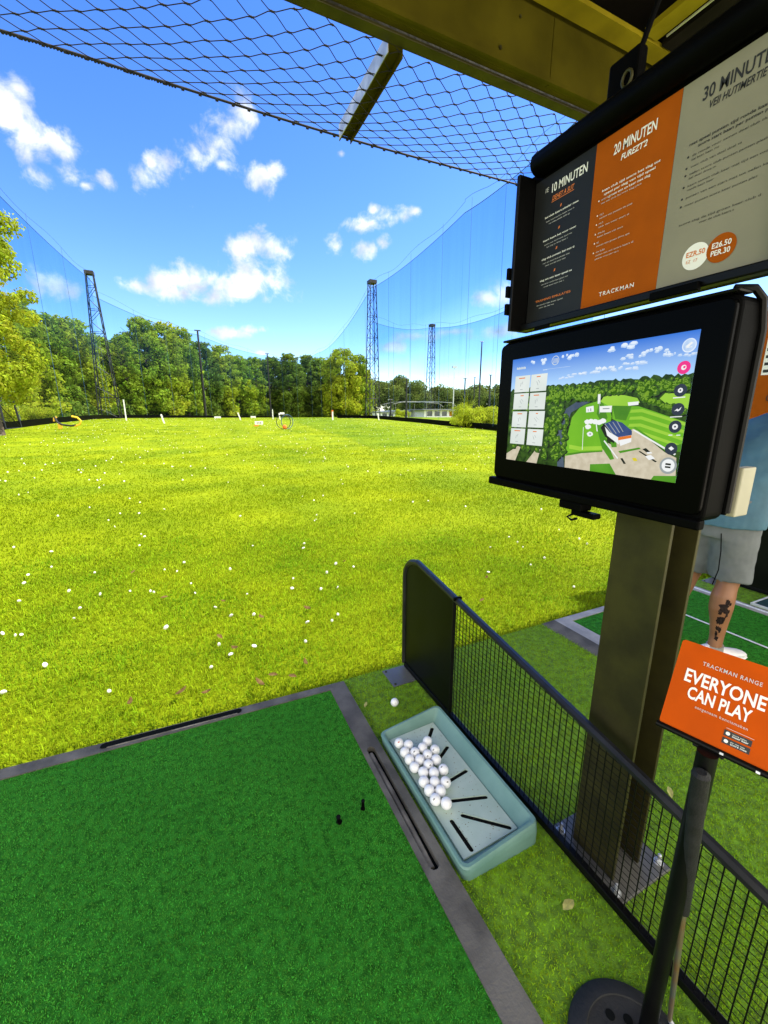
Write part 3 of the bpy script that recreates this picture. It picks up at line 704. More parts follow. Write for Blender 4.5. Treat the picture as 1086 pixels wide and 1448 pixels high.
# ------------------------------------------------------------------ information board above the screen
def rrect(a0, b0, a1, b1, r, n=5):
    pts = []
    for cx, cy, q0 in ((a1-r, b1-r, 0), (a0+r, b1-r, PI/2), (a0+r, b0+r, PI), (a1-r, b0+r, 1.5*PI)):
        pts += [(cx+r*math.cos(q0+PI/2*i/n), cy+r*math.sin(q0+PI/2*i/n)) for i in range(n+1)]
    return pts
t = empty('information_board', (1.0, .75, 1.75), 'hanging board with black, orange and cream price posters above the screen', 'sign')
ST = t
MB().box(1.0015, 1.045, .44, 1.125, 1.758, 2.185).build('back_panel', M['blackmat'], t, bevel=.004)
MB().prismX([(1.082, 1.752), (1.094, 1.752), (1.094, 2.172), (1.082, 2.172)], .938, 1.0).build('side_flange', M['black'], t, bevel=.002)
MB().box(.975, .9995, .436, 1.08, 1.752, 1.7715).build('bottom_rail', M['black'], t, bevel=.003)
MB().box(.972, .9995, .43, .4515, 1.772, 2.158).build('end_rail', M['black'], t, bevel=.003)
MB().tube([(.985, 1.072, 2.192), (.985, 1.062, 2.193), (.985, .42, 2.193)], [.022, .031, .031], 12, squash=(1, 1.0)).build('top_roller_housing', M['blackmat'], t, smooth=True)
for z in (1.80, 1.85, 1.90):
    MB().box(.93, .975, 1.0955, 1.106, z, z+.032).build('side_clip', M['blackmat'], t, bevel=.002)
for b_ in ((.955, 1.005, 1.742, 1.7515), (.56, .66, 1.745, 1.762)): MB().box(.962, .9748, *b_).build('bottom_clip', M['blackmat'], t, bevel=.002)
fb = Face((1.0, 1.05, 1.772), (0, -1, 0), (0, 0, 1))      # u runs from Y 1.05 towards the viewer
PZ = .386
def panel(name, a0, a1, m):
    mb = MB(); fb.rect(mb, a0, 0, a1, PZ, 0.0); return mb.build(name, m, ST)
pb = panel('black_poster', -.030, .173, M['charcoal']); po = panel('orange_poster', .1735, .377, M['orange']); pc = panel('cream_poster', .3775, .60, M['cream'])
uy = lambda y: 1.05-y
vz = lambda z: z-1.772
WORDS = "en het voor een bal van de slag met tot per mat speel oefen baan samen score punten club drive groen doel ronde keer meer plezier start kaart tijd".split()
def gib(n, seed):
    r = random.Random(seed); s = ''
    while len(s) < n: s += r.choice(WORDS)+' '
    return s[:n].strip()
D1 = .0008
# black poster
a = MB(); b = MB(); c = MB()
fb.text(a, '10 MINUTEN', uy(1.016), vz(2.110), .021, D1, width=.117, bold=.016)
fb.text(c, 'DEHET A SUT', uy(1.012), vz(2.0885), .011, D1, width=.075, bold=.02, shear=.2)
fb.rect(c, uy(1.014), vz(2.0845), uy(.937), vz(2.086), D1)
for z0, sd in ((2.050, 1), (1.990, 2), (1.941, 3), (1.884, 4)):
    fb.text(a, gib(26, sd), uy(1.034), vz(z0), .0048, D1, width=.116, bold=.015)
    fb.text(b, gib(30, sd+10), uy(1.028), vz(z0-.011), .0036, D1, width=.098); fb.text(b, gib(24, sd+20), uy(1.018), vz(z0-.019), .0036, D1, width=.075)
for y, z in ((.978, 2.062), (.978, 2.007), (.981, 1.957), (.981, 1.900)):
    fb.poly(c, [(uy(y)-.003, vz(z)-.001), (uy(y)+.002, vz(z)+.001), (uy(y)+.003, vz(z)+.007), (uy(y)-.001, vz(z)+.006)], D1)
fb.text(c, 'TRAINING SIMULATIES', uy(1.046), vz(1.829), .0056, D1, width=.13, bold=.01)
fb.text(b, gib(24, 31), uy(1.04), vz(1.818), .0036, D1, width=.098); fb.text(b, gib(15, 32), uy(1.03), vz(1.810), .0034, D1, width=.058)
fb.text(b, 'IE', uy(1.040), vz(2.118), .011, D1, width=.012)
a.build('white_heading', M['white_ink'], pb); b.build('grey_small_print', M['grey_ink'], pb); c.build('orange_subtitle', M['orange_ink'], pb)
# orange poster
a = MB(); b = MB()
fb.text(a, '20 MINUTEN', uy(.825), vz(2.110), .021, D1, width=.104, bold=.016)
fb.text(a, "FUREZT'2", uy(.803), vz(2.089), .012, D1, width=.064, bold=.02, shear=.22)
for i, (yl, yr) in enumerate(((.846, .702), (.84, .712), (.826, .722))): fb.text(a, gib(34-4*i, 40+i), uy(yl), vz(2.041-.0095*i), .0048, D1, width=yl-yr, bold=.012)
for i, z in enumerate((2.022, 1.989, 1.969, 1.947, 1.926, 1.904)):
    fb.disc(a, uy(.853), vz(z)+.002, .0018, D1, 8)
    fb.text(b, gib((14, 6, 5, 9, 4, 11)[i], 50+i), uy(.846), vz(z), .0042, D1, cond=.9)
    fb.text(b, gib((30, 24, 22, 18, 25, 28)[i], 60+i), uy(.846), vz(z)-.008, .0036, D1, width=(.105, .088, .082, .07, .09, .102)[i])
fb.text(b, gib(20, 77), uy(.846), vz(1.888), .0034, D1, width=.066)
fb.text(a, 'TRACKMAN', uy(.822), vz(1.796), .0095, D1, width=.094, bold=.008, space=1.25)
a.build('white_heading', M['white_ink'], po); b.build('pale_small_print', M['grey_ink'], po)
# cream poster
a = MB(); b = MB(); c = MB(); d = MB()
fb.text(a, '30 MINUTEN', uy(.630), vz(2.110), .0225, D1, width=.128, bold=.016)
fb.text(a, 'VEII HUTIMERTIE', uy(.615), vz(2.090), .013, D1, width=.093, bold=.018, shear=.2)
fb.text(a, gib(36, 80), uy(.643), vz(2.0395), .0052, D1, width=.150, bold=.014); fb.text(a, gib(32, 81), uy(.625), vz(2.0305), .0052, D1, width=.128, bold=.014)
for i, z in enumerate((2.0175, 1.997, 1.984, 1.9625, 1.941, 1.9265)):
    fb.disc(a, uy(.642), vz(z)+.0022, .0021, D1, 10)
    fb.text(b, gib((38, 26, 42, 42, 40, 34)[i], 90+i), uy(.634), vz(z), .0040, D1, width=(.145, .09, .15, .152, .15, .126)[i])
    if i in (0, 2, 3): fb.text(b, gib(16, 100+i), uy(.634), vz(z)-.0075, .0038, D1, width=.05)
fb.text(b, gib(36, 120), uy(.640), vz(1.8915), .0042, D1, width=.143); fb.text(b, gib(20, 121), uy(.60), vz(1.8835), .0040, D1, width=.062)
e = MB(); fb.disc(e, uy(.5965), vz(1.8215), .0255, D1, 36); w1 = e.build('white_price_disc', M['white_ink'], pc)
e = MB(); fb.disc(e, uy(.549), vz(1.8225), .0262, D1+.0003, 36); w2 = e.build('orange_price_disc', M['orange'], pc)
e = MB(); fb.text(e, 'EZR.50', uy(.5965), vz(1.823), .0095, D1+.0006, width=.036, bold=.02, align='C'); fb.text(e, 'EZ  17', uy(.602), vz(1.811), .006, D1+.0006, width=.022, align='C'); e.build('price_text', M['orange_ink'], w1)
e = MB(); fb.text(e, 'E26.50', uy(.549), vz(1.825), .0095, D1+.0009, width=.034, bold=.02, align='C'); fb.text(e, 'PER.30', uy(.549), vz(1.811), .0095, D1+.0009, width=.034, bold=.02, align='C'); e.build('price_text', M['white_ink'], w2)
a.build('black_heading', M['ink'], pc); b.build('small_print', M['ink'], pc)
# hanger
MB().box(1.005, 1.034, .79, .87, 2.20, 2.315).build('hanger_bracket', M['blackmat'], t, bevel=.006)
MB().tube([(1.0, .812+.012*math.cos(q), 2.255+.016*math.sin(q)) for q in np.linspace(0, 2*PI, 15)], .0035, 8).build('hanger_ring', M['steel'], t, smooth=True)
MB().tube([(1.02, .80, 2.31), (1.05, .62, 2.80), (1.05, .60, 3.27)], .006, 8).build('hanger_rod', M['blackmat'], t, smooth=True)

# ------------------------------------------------------------------ touch screen
t = empty('display_screen', (1.0, .8, 1.49), 'black framed touch screen showing an aerial picture of a golf range', 'screen')
mb = MB().prismX(rrect(.474, 1.272, 1.138, 1.722, .022), .962, 1.034); mb.build('housing', M['blackmat'], t, bevel=.006)
MB().prismX(rrect(.478, 1.290, 1.130, 1.714, .018), .950, .9615).build('bezel', M['bezel'], t, bevel=.0025)
MB().prismX([(.468, 1.262), (1.142, 1.262), (1.142, 1.287), (.468, 1.283)], .938, .9615).build('lower_lip', M['blackmat'], t, bevel=.004)
MB().box(.950, 1.0, .478, 1.126, 1.7225, 1.729).build('top_hinge', M['black'], t, bevel=.003)
MB().tube([(.975, .50, 1.734), (1.0, .478, 1.732), (1.022, .472, 1.715), (1.040, .472, 1.66), (1.041, .472, 1.29)], .0075, 8).build('side_arm', M['black'], t, smooth=True)
MB().box(1.0345, 1.043, .470, .52, 1.285, 1.70).build('rear_shell', M['blackmat'], t, bevel=.003)
MB().box(1.0345, 1.107, .62, .76, 1.36, 1.62).build('wall_mount', M['black'], t, bevel=.004)
MB().box(.945, .99, .76, .835, 1.238, 1.2615).build('latch', M['blackmat'], t, bevel=.004)
MB().box(.955, .985, .725, .80, 1.222, 1.2375).build('latch_plate', M['blackmat'], t, bevel=.004)
MB().tube([(.966, .80, 1.223), (.962, .815, 1.212), (.962, .80, 1.206), (.966, .785, 1.213)], .0035, 6).build('latch_hook', M['black'], t, smooth=True)
MB().box(1.056, 1.108, .462, .482, 1.280, 1.388).build('power_box', M['beige'], t, bevel=.003)
fs = Face((.9496, 1.071, 1.353), (0, -1, 0), (0, 0, 1)); SW, SH = .538, .312
ES = .46
def em(n, c, c2=None, sc=20, lo=.35, hi=.65, s=1.0): return emat('screen_'+n, c, ES*s, c2, sc, 4, lo, hi)
E_sky = bpy.data.materials.new('screen_sky'); E_sky.use_nodes = True
_n = E_sky.node_tree.nodes; _l = E_sky.node_tree.links; _b = _n['Principled BSDF']; _b.inputs['Base Color'].default_value = (.004, .004, .004, 1); _b.inputs['Specular IOR Level'].default_value = .1
_t = _n.new('ShaderNodeTexCoord'); _s = _n.new('ShaderNodeSeparateXYZ'); _m = _n.new('ShaderNodeMapRange'); _r = _n.new('ShaderNodeMix'); _r.data_type = 'RGBA'
_m.inputs['From Min'].default_value = .085; _m.inputs['From Max'].default_value = .175     # height on the picture above the thing's origin
_r.inputs['A'].default_value = (.42, .66, .95, 1); _r.inputs['B'].default_value = (.035, .17, .66, 1)
_l.new(_t.outputs['Object'], _s.inputs[0]); _l.new(_s.outputs['Z'], _m.inputs['Value']); _l.new(_m.outputs[0], _r.inputs['Factor']); _l.new(_r.outputs['Result'], _b.inputs['Emission Color']); _b.inputs['Emission Strength'].default_value = ES
E_cl1 = em('cloud_shade', (.40, .55, .80), (.52, .66, .86), 60); E_cloud = em('cloud', (.74, .82, .92), (.60, .72, .88), 70)
E_for = em('forest', (.006, .025, .004), (.035, .09, .010), 90); E_tr1 = em('tree_mid', (.025, .085, .008), (.06, .15, .014), 120); E_tr2 = em('tree_light', (.12, .26, .02), (.20, .36, .03), 130)
E_fair = em('fairway', (.13, .40, .015), (.17, .46, .02), 14); E_fair2 = em('fairway_light', (.28, .55, .04), (.33, .60, .05), 14); E_fair3 = em('fairway_shade', (.05, .20, .012), (.08, .25, .015), 20)
E_lawn = em('lawn', (.06, .25, .012), (.09, .31, .018), 18); E_park = em('pavement', (.52, .46, .34), (.62, .56, .43), 60); E_road = em('road', (.045, .07, .12), (.08, .11, .16), 25)
E_white = em('white', (.80, .82, .82)); E_card = em('card', (.72, .77, .74), (.64, .70, .66), 14); E_dark = em('icon_dark', (.025, .035, .06)); E_pink = em('icon_pink', (.80, .03, .24)); E_blue = em('roof_blue', (.02, .045, .16), (.04, .075, .22), 30)
E_orange = em('orange', (.70, .17, .02)); E_grey = em('grey', (.30, .33, .34)); E_black = em('near_black', (.008, .012, .01)); E_yel = em('yellow', (.65, .55, .03))
_lay = [0]
scr = None
def layer(name, polys, m, parent=None):
    _lay[0] += .00004; mb = MB()
    for pts in polys: fs.poly(mb, [(min(max(u, 0), 1)*SW, min(max(v, 0), 1)*SH) for u, v in pts], _lay[0])
    return mb.build(name, m, parent or scr)
mb = MB(); fs.rect(mb, 0, 0, SW, SH, 0.0); scr = mb.build('picture', E_sky, t)
AR = SW/SH
def disc(u, v, r, n=26, f=1.0): return [(u+r*math.cos(2*PI*i/n), v+r*AR*f*math.sin(2*PI*i/n)) for i in range(n)]
def blob(u, v, ru, rv, n=14, jit=.3, seed=0):
    r = random.Random(seed); return [(u+ru*(1+r.uniform(-jit, jit))*math.cos(2*PI*i/n), v+rv*(1+r.uniform(-jit, jit))*math.sin(2*PI*i/n)) for i in range(n)]
r = random.Random(4); c1, c2 = [], []
for u, v, w, h in [(.68, .965, .07, .03), (.41, .955, .05, .03), (.835, .905, .05, .025), (.745, .885, .05, .02), (.90, .87, .028, .018), (.975, .85, .04, .012), (.20, .94, .05, .03), (.66, .815, .05, .02), (.59, .825, .025, .02), (.53, .80, .06, .012), (.76, .835, .05, .012), (.46, .80, .05, .01), (.71, .80, .06, .012), (.40, .78, .05, .008)]:
    for i in range(9):
        x, y = u+r.uniform(-w, w), v+r.uniform(-h*.4, h*.7); k = r.uniform(.25, .55)
        c1.append(blob(x, y-.006, w*k*.55, h*k, 10, .2, i)); c2.append(blob(x, y+.002, w*k*.45, h*k*.75, 10, .2, i+9))
layer('cloud_shade', c1, E_cl1); layer('clouds', c2, E_cloud)
top = [(0, .69)]+[(u, .708+.025*u+r.uniform(-.012, .014)) for u in np.linspace(.02, .98, 80)]+[(1, .735), (1, 0), (0, 0)]
layer('woods', [top], E_for)
layer('distant_green', [[(.60, .57), (.624, .60), (.66, .615), (.72, .612), (.79, .585), (.805, .551), (.753, .523), (.635, .53)], [(.886, .575), (.905, .611), (1, .60), (1, .49), (.93, .52)]], E_fair2)
layer('mown_field', [[(.441, .10), (.445, .30), (.46, .44), (.50, .52), (.534, .545), (.605, .575), (.66, .53), (.68, .45), (.67, .287), (.666, .181), (.537, .135)], [(.676, .533), (.802, .525), (1, .416), (1, .225), (.93, .238), (.80, .338), (.685, .432)]], E_fair)
layer('mown_stripes', [[(.77, .50-.052*k), (.82, .505-.052*k), (1, .412-.05*k), (1, .392-.05*k), (.82, .482-.052*k), (.765, .478-.052*k)] for k in range(4)] + [[(.462, .17), (.53, .16), (.655, .185), (.655, .215), (.53, .195), (.46, .205)]], E_fair2)
layer('shaded_grass', [[(.676, .533), (.77, .528), (.752, .42), (.70, .43)], [(.605, .575), (.63, .55), (.66, .44), (.64, .38), (.60, .47)], [(.93, .238), (1, .27), (1, .215), (.95, .222)], [(.448, .125), (.53, .15), (.665, .18), (.665, .168), (.535, .128), (.449, .11)]], E_fair3)
layer('access_road', [[(.398, .0), (.375, .305), (.418, .514), (.506, .596), (.587, .608), (.575, .577), (.512, .535), (.453, .481), (.411, .284), (.442, 0)]], E_road)
layer('paved_yard', [[(.446, 0), (.442, .101), (.54, .14), (.655, .168), (.655, .255), (.703, .228), (.79, .36), (.82, .34), (.94, .205), (.988, .173), (1, .0)], [(0, 0), (0, .06), (.092, .15), (.115, .14), (.079, 0)], [(.17, 0), (.23, .12), (.27, .14), (.25, 0)]], E_park)
layer('hedges', [[(.60, .40), (.625, .41), (.66, .29), (.72, .12), (.70, .11), (.65, .2)], [(.79, .37), (.80, .375), (.95, .225), (.94, .215)]], E_lawn)
layer('lawn', [[(.599, .0), (.596, .056), (.70, .081), (.738, 0)], [(.90, .0), (.91, .03), (1, .05), (1, 0)], [(.735, .185), (.83, .225), (.838, .215), (.745, .17)], [(.69, .25), (.72, .255), (.725, .215), (.70, .21)]], E_lawn)
def trees(spec, s0):
    d, m_, l_ = [], [], []; rr = random.Random(s0)
    for u, v, s in sorted(spec, key=lambda q: -q[1]):
        d.append(blob(u+s*.3, v-s*.5, s*.9, s*1.2, 10, .25, rr.random()))
        m_.append(blob(u, v, s*.85, s*1.45, 11, .3, rr.random()))
        for k in range(3): l_.append(blob(u-s*rr.uniform(-.15, .55), v+s*rr.uniform(-.4, 1.0), s*.26, s*.36, 7, .4, rr.random()))
    return d, m_, l_
sp = []
for i in range(300):
    v = .60+.11*r.random()**1.1; u = r.uniform(.29, 1.0)
    if u > .60 and u < .82 and v < .635: continue
    if u > .87 and v < .635: continue
    sp.append((u, v, .007+.030*(.72-v)/.12*.5))
for i in range(30): sp.append((.80+.19*i/30+r.uniform(-.01, .01), .60-.13*i/30+r.uniform(-.012, .012), .016))
for i in range(60): sp.append((r.uniform(.29, .40), r.uniform(.05, .60), .020))
for i in range(12): sp.append((.425+r.uniform(-.012, .012), .12+.03*i, .018))
for i in range(26): sp.append((r.uniform(0, .31), r.uniform(.02, .68), .02))
d_, m_, l_ = trees(sp, 3)
layer('tree_shade', d_, E_black); layer('trees', m_, E_tr1); layer('tree_tops', l_, E_tr2)
layer('roof_shadow', [[(.63, .36), (.648, .40), (.70, .30), (.71, .24), (.66, .29)]], E_black)
layer('club_roof', [[(.648, .392), (.69, .42), (.735, .405), (.787, .345), (.789, .315), (.728, .292), (.68, .33)]], E_blue)
layer('roof_seams', [[(.648+.02*k, .392-.0*k+.007*k), (.652+.02*k, .393+.007*k), (.70+.016*k, .312+.008*k), (.696+.016*k, .310+.008*k)] for k in range(4)], E_grey)
layer('club_front', [[(.724, .292), (.789, .312), (.79, .262), (.742, .226)], [(.652, .37), (.68, .328), (.725, .292), (.735, .235), (.67, .30)]], E_white)
layer('club_sign', [[(.726, .292), (.788, .312), (.789, .292), (.728, .268)]], E_orange)
layer('path_edge', [[(.79, .35), (.796, .356), (.985, .20), (.98, .19)], [(.655, .255), (.66, .262), (.74, .13), (.735, .125)]], E_white)
layer('vehicles', [[(.83, .195), (.836, .20), (.915, .135), (.908, .128)], [(.75, .13), (.77, .09), (.78, .095), (.76, .135)], [(.845, .215), (.86, .225), (.885, .195), (.87, .188)]], E_black)
layer('parked_cars', [[(.862, .165), (.885, .178), (.905, .155), (.88, .14)], [(.865, .195), (.885, .20), (.89, .19), (.87, .184)]], E_white)
layer('yellow_car', [[(.805, .142), (.822, .147), (.832, .125), (.815, .12)]], E_yel)
layer('markers', [[(.538, .524), (.579, .535), (.585, .488), (.542, .481)], [(.61, .53), (.676, .533), (.677, .483), (.615, .482)], [(.596, .625), (.610, .625), (.614, .55), (.600, .55)], [(.75, .555), (.80, .56), (.80, .535), (.755, .53)]] + [blob(u, v, .017, .020, 14, .12, 9) for u, v in ((.555, .405), (.575, .410), (.598, .408), (.562, .365), (.577, .306), (.621, .403), (.639, .415))] + [[(.598, .42), (.603, .42), (.618, .33), (.612, .33)], [(.542, .17), (.545, .17), (.537, .36), (.534, .36)]], E_white)
layer('marker_detail', [[(.549, .51), (.553, .51), (.555, .49), (.551, .49)], [(.562, .515), (.568, .515), (.570, .492), (.564, .492)], [(.63, .515), (.665, .516), (.665, .507), (.63, .506)], blob(.578, .306, .006, .008, 8, .1, 2), [(.607, .56), (.610, .56), (.618, .47), (.614, .47)]], E_grey)
cs = ((.032, .68), (.157, .68), (.031, .513), (.158, .511), (.029, .338), (.161, .341), (.025, .17), (.162, .17))
cards = layer('info_cards', [[(u0, v0), (u0+.117, v0), (u0+.119, v0+.155), (u0+.002, v0+.155)] for u0, v0 in cs], E_card)
layer('card_marks', [[(u0+.03+.012*(i % 3), v0+.128), (u0+.08-.01*(i % 2), v0+.128), (u0+.08-.01*(i % 2), v0+.137), (u0+.03+.012*(i % 3), v0+.137)] for i, (u0, v0) in enumerate(cs)], E_orange, cards)
layer('card_lines', [[(u0+.045, v0+.022), (u0+.066, v0+.022), (u0+.066, v0+.027), (u0+.045, v0+.027)] for u0, v0 in cs] + [[(u0+.045+.01*(i % 3)+.012*k, v0+.055+.02*k), (u0+.048+.01*(i % 3)+.012*k, v0+.055+.02*k), (u0+.052-.006*(i % 2)+.012*k, v0+.09+.01*k), (u0+.049-.006*(i % 2)+.012*k, v0+.09+.01*k)] for i, (u0, v0) in enumerate(cs) for k in range(2)], E_grey, cards)
layer('title_bar', [[(.04+.009*k, .898), (.0465+.009*k, .898), (.0465+.009*k, .920-.004*(k % 2)), (.04+.009*k, .920-.004*(k % 2))] for k in range(8)], E_card)
layer('subtitle_line', [[(.24, .868), (.42, .868), (.42, .871), (.24, .871)], [(.24, .862), (.27, .862), (.27, .868), (.24, .868)]], E_cl1)
btn = layer('round_button', [disc(u, v, .0245) for u, v in ((.963, .625), (.965, .5), (.965, .384), (.963, .233))], E_dark)
layer('button_shade', [disc(.962, .114, .034)], E_grey)
pk_ = layer('pink_button', [disc(.962, .772, .0245)], E_pink)
pl_ = layer('pale_button', [disc(.962, .116, .0255)], E_white)
layer('logo_ring', [disc(.969, .909, .026)], E_cloud); layer('logo_inner', [disc(.969, .909, .022)], E_cl1); layer('logo_mark', [[(.955, .905), (.975, .93), (.982, .922), (.966, .897)], [(.957, .893), (.98, .896), (.98, .901), (.957, .898)]], E_white)
layer('emblem_line', [[(.321+.024*math.cos(q), .936+.04*math.sin(q)), (.321+.024*math.cos(q+.3), .936+.04*math.sin(q+.3)), (.321+.021*math.cos(q+.3), .936+.035*math.sin(q+.3)), (.321+.021*math.cos(q), .936+.035*math.sin(q))] for q in np.arange(0, 6.2, .3)] + [[(.309+.008*k, .915), (.312+.008*k, .915), (.312+.008*k, .955), (.309+.008*k, .955)] for k in range(4)], E_card)
layer('button_symbol', [disc(.963, .625, .010, 7), disc(.965, .384, .011), [(.952, .488), (.962, .505), (.968, .498), (.978, .518), (.974, .496), (.966, .486), (.960, .492)], [(.953, .235), (.963, .250), (.975, .235), (.965, .220)], disc(.962, .772, .010, 9), [(.94, .573), (.985, .577), (.985, .584), (.94, .580)], [(.94, .445), (.985, .45), (.985, .456), (.94, .451)], [(.945, .322), (.96, .324), (.96, .33), (.945, .328)], [(.975, .324), (.99, .326), (.99, .332), (.975, .33)]], E_white)
layer('button_core', [disc(.965, .384, .004), disc(.963, .626, .004, 5)], E_dark)
layer('pink_core', [disc(.964, .774, .005, 6)], E_pink)
layer('pause_mark', [[(.951, .118), (.973, .118), (.973, .131), (.951, .131)], [(.951, .098), (.973, .098), (.973, .110), (.951, .110)]], E_black)
# ------------------------------------------------------------------ orange desk sign on its stand
t = empty('orange_sign_stand', (.855, .345, 0), 'orange desk sign reading EVERYONE CAN PLAY on a black pole with round rubber base', 'sign')
px, py = .852, .338
MB().lathe([(.147, 0), (.147, .010), (.142, .018), (.112, .030), (.106, .031), (.104, .028), (.05, .030), (.03, .032)], (.81, .33, .0), 48).build('round_base', M['rubber_dark'], t, smooth=True)
hb = MB()
for q, rr in ((2.4, .075), (1.5, .072), (.9, .06), (3.2, .08), (4.2, .07)):
    hb.lathe([(.011, 0), (.011, .0306), (.0105, .0309)], (.81+rr*math.cos(q), .33+rr*math.sin(q), 0), 14)
hb.build('base_hole', M['slot'], t)
MB().tube([(px, py, .03), (px, py, .86)], .0172, 14).build('pole', M['black'], t, smooth=True)
yaw, tilt = -.285, .495
u_ = Vector((.281, -.96, 0)); n0 = Vector((.96, .281, 0)); v_ = Vector((0, 0, 1))*math.cos(tilt)+n0*math.sin(tilt)
BLc = Vector((.8421, .4266, .8657)); SWd, SHt = .172, .182
ff = Face(BLc, u_, v_)
mb = MB(); pts = rrect(0, 0, SWd, SHt, .007); n = len(pts)
mb.add([ff.p(a, b, 0) for a, b in pts]+[ff.p(a, b, -.004) for a, b in pts], [tuple(range(n)), tuple(range(n, 2*n))[::-1]]+[(i, (i+1) % n, n+(i+1) % n, n+i) for i in range(n)])
sgn = mb.build('orange_board', M['orange2'], t)
MB().tube([ff.p(-.003, -.004, .0), ff.p(SWd+.003, -.004, .0)], .0062, 10).build('holder_rail', M['black'], t, smooth=True)
MB().obox(ff.p(SWd/2, .03, -.009), u_, v_, ff.n, .05, .09, .008).build('back_bracket', M['black'], t, bevel=.002)
MB().obox(ff.p(SWd*.93, -.006, .008), u_, v_, ff.n, .006, .004, .002).obox(ff.p(SWd*.62, -.004, .0072), u_, v_, ff.n, .006, .004, .002).build('rail_screw', M['zinc'], t)
a = MB(); b = MB(); c = MB()
fx = lambda f: f*SWd
fy = lambda f: f*SHt
ff.text(b, 'TRACKMAN RANGE', fx(.52), fy(.785), .0078, .0008, width=fx(.54), bold=.006, align='C', space=1.2)
ff.text(a, 'EVERYONE', fx(.49), fy(.555), .0255, .0008, width=fx(.74), bold=.022, align='C')
ff.text(a, 'CAN PLAY', fx(.48), fy(.385), .0235, .0008, width=fx(.585), bold=.022, align='C')
ff.text(b, 'aangenaam kennismaken', fx(.53), fy(.305), .0055, .0008, width=fx(.48), align='C', space=1.15)
ff.rect(b, fx(.60), fy(.245), fx(.84), fy(.249), .0008)
a.build('white_lettering', M['white_ink'], sgn); b.build('thin_lettering', M['grey_ink'], sgn)
for i, v0 in enumerate((.165, .085)):
    c = MB(); ff.rect(c, fx(.59), fy(v0), fx(.83), fy(v0+.062), .0007); bd = c.build('black_badge', M['ink'], sgn)
    d = MB(); ff.disc(d, fx(.625), fy(v0+.031), .0033, .0012, 14); ff.text(d, gib(11, 130+i), fx(.665), fy(v0+.034), .0026, .0012, width=fx(.12)); ff.text(d, gib(9, 140+i), fx(.665), fy(v0+.012), .0036, .0012, width=fx(.14), bold=.01); d.build('badge_text', M['white_ink'], bd)

# ------------------------------------------------------------------ golf club leaning on the divider
t = empty('golf_club', (.93, .333, 0), 'golf club with dark rubber grip leaning against the pole of the orange sign', 'golf club')
g0, g1 = Vector((.822, .329, .83)), Vector((.870, .328, .449)); fl = Vector((.938, .332, .035))
MB().tube([g0+(g0-g1).normalized()*.006, g0, g0-(g0-g1).normalized()*.012, g0.lerp(g1, .5), g1], [.009, .0155, .0150, .0138, .0115], 14).build('grip', M['grip'], t, smooth=True)
MB().tube([g1, fl], [.0075, .0052], 10).build('shaft', M['shaft'], t, smooth=True)
MB().tube([fl, fl+Vector((0, -.03, -.016)), fl+Vector((0, -.10, -.014))], [.007, .012, .016], 10, squash=(.6, 1)).build('head', M['zinc'], t, smooth=True)

# ------------------------------------------------------------------ roof over the bays
t = empty('bay_roof', (0, -1, 3.0), 'roof edge over the bays with olive fascia, grey gutter lip and timbers in yellow light from the grass', 'roof')
MB().box(-2.4, 12, -1.0, 1.86, 3.42, 3.48).build('roof_deck', M['deck'], t)
fas = MB()
for k in range(7): fas.box(-2.4+k*2.05+.002, -2.4+(k+1)*2.05-.002, 1.80, 1.825, 3.012, 3.262)
fas.build('fascia_board', M['olive'], t)
MB().box(-2.4, 12, 1.786, 1.7995, 3.006, 3.022).box(-2.4, 12, 1.826, 1.85, 3.012, 3.415).build('fascia_backing', M['olive'], t)
MB().box(-2.4, 12, 1.851, 1.90, 2.995, 3.007).box(-2.4, 12, 1.901, 1.905, 2.995, 3.06).build('gutter_lip', M['steel'], t, bevel=.002)
MB().box(-2.4, 12, 1.70, 1.785, 3.265, 3.285).build('edge_beam', M['grasslit_wood'], t)
for k in range(-8, 26):
    x = 2.21+.62*k
    if -2.3 < x < 2.3 or 5.3 < x < 11.9: MB().box(x-.045, x+.045, -.95, 1.689, 3.268, 3.295).build('rafter', M['grasslit_wood'], t)
MB().tube([(1.15, 1.797, 3.21), (1.16, 1.78, 3.19), (1.17, 1.778, 3.21), (1.175, 1.79, 3.23)], .004, 6).build('cable_clip', M['yellow'], t, smooth=True)
MB().box(2.30, 5.35, -.95, 1.689, 3.262, 3.30).build('dark_soffit', M['deck'], t)
MB().box(2.256, 2.262, 1.40, 1.64, 3.255, 3.262).build('light_slit', M['zinc'], t)
sw = MB()
for k in range(8): sw.tube([(-2+k*1.7, 1.7995, 3.06), (-2+k*1.7, 1.794, 3.06)], .008, 8); sw.tube([(-2+k*1.7+.1, 1.7995, 3.2), (-2+k*1.7+.1, 1.794, 3.2)], .006, 8)
sw.build('fascia_screw', M['steel'], t)
tag(MB().box(-60, 60, -40, -1.2, -.05, .004).build('pavement', M['bounce_concrete']), kind='structure')  # pale ground added out of view to bounce warm light under the roof
# net arms
def arm(x, label):
    t = empty('overhang_bracket', (x, 1.9, 3.0), label, 'bracket', 'arms holding the overhead net')
    s = MB().box(x-.012, x+.048, 1.906, 2.535, 2.996, 3.002).box(x-.016, x-.0125, 1.906, 2.535, 2.965, 3.04).box(x+.0485, x+.052, 1.906, 2.535, 2.965, 3.04)
    s.build('channel', M['olive'], t)
    MB().box(x-.019, x-.0165, 1.906, 2.53, 2.967, 3.038).build('zinc_face', M['zinc'], t)
arm(.925, 'grey and olive steel arm carrying the overhead net out from the roof edge')
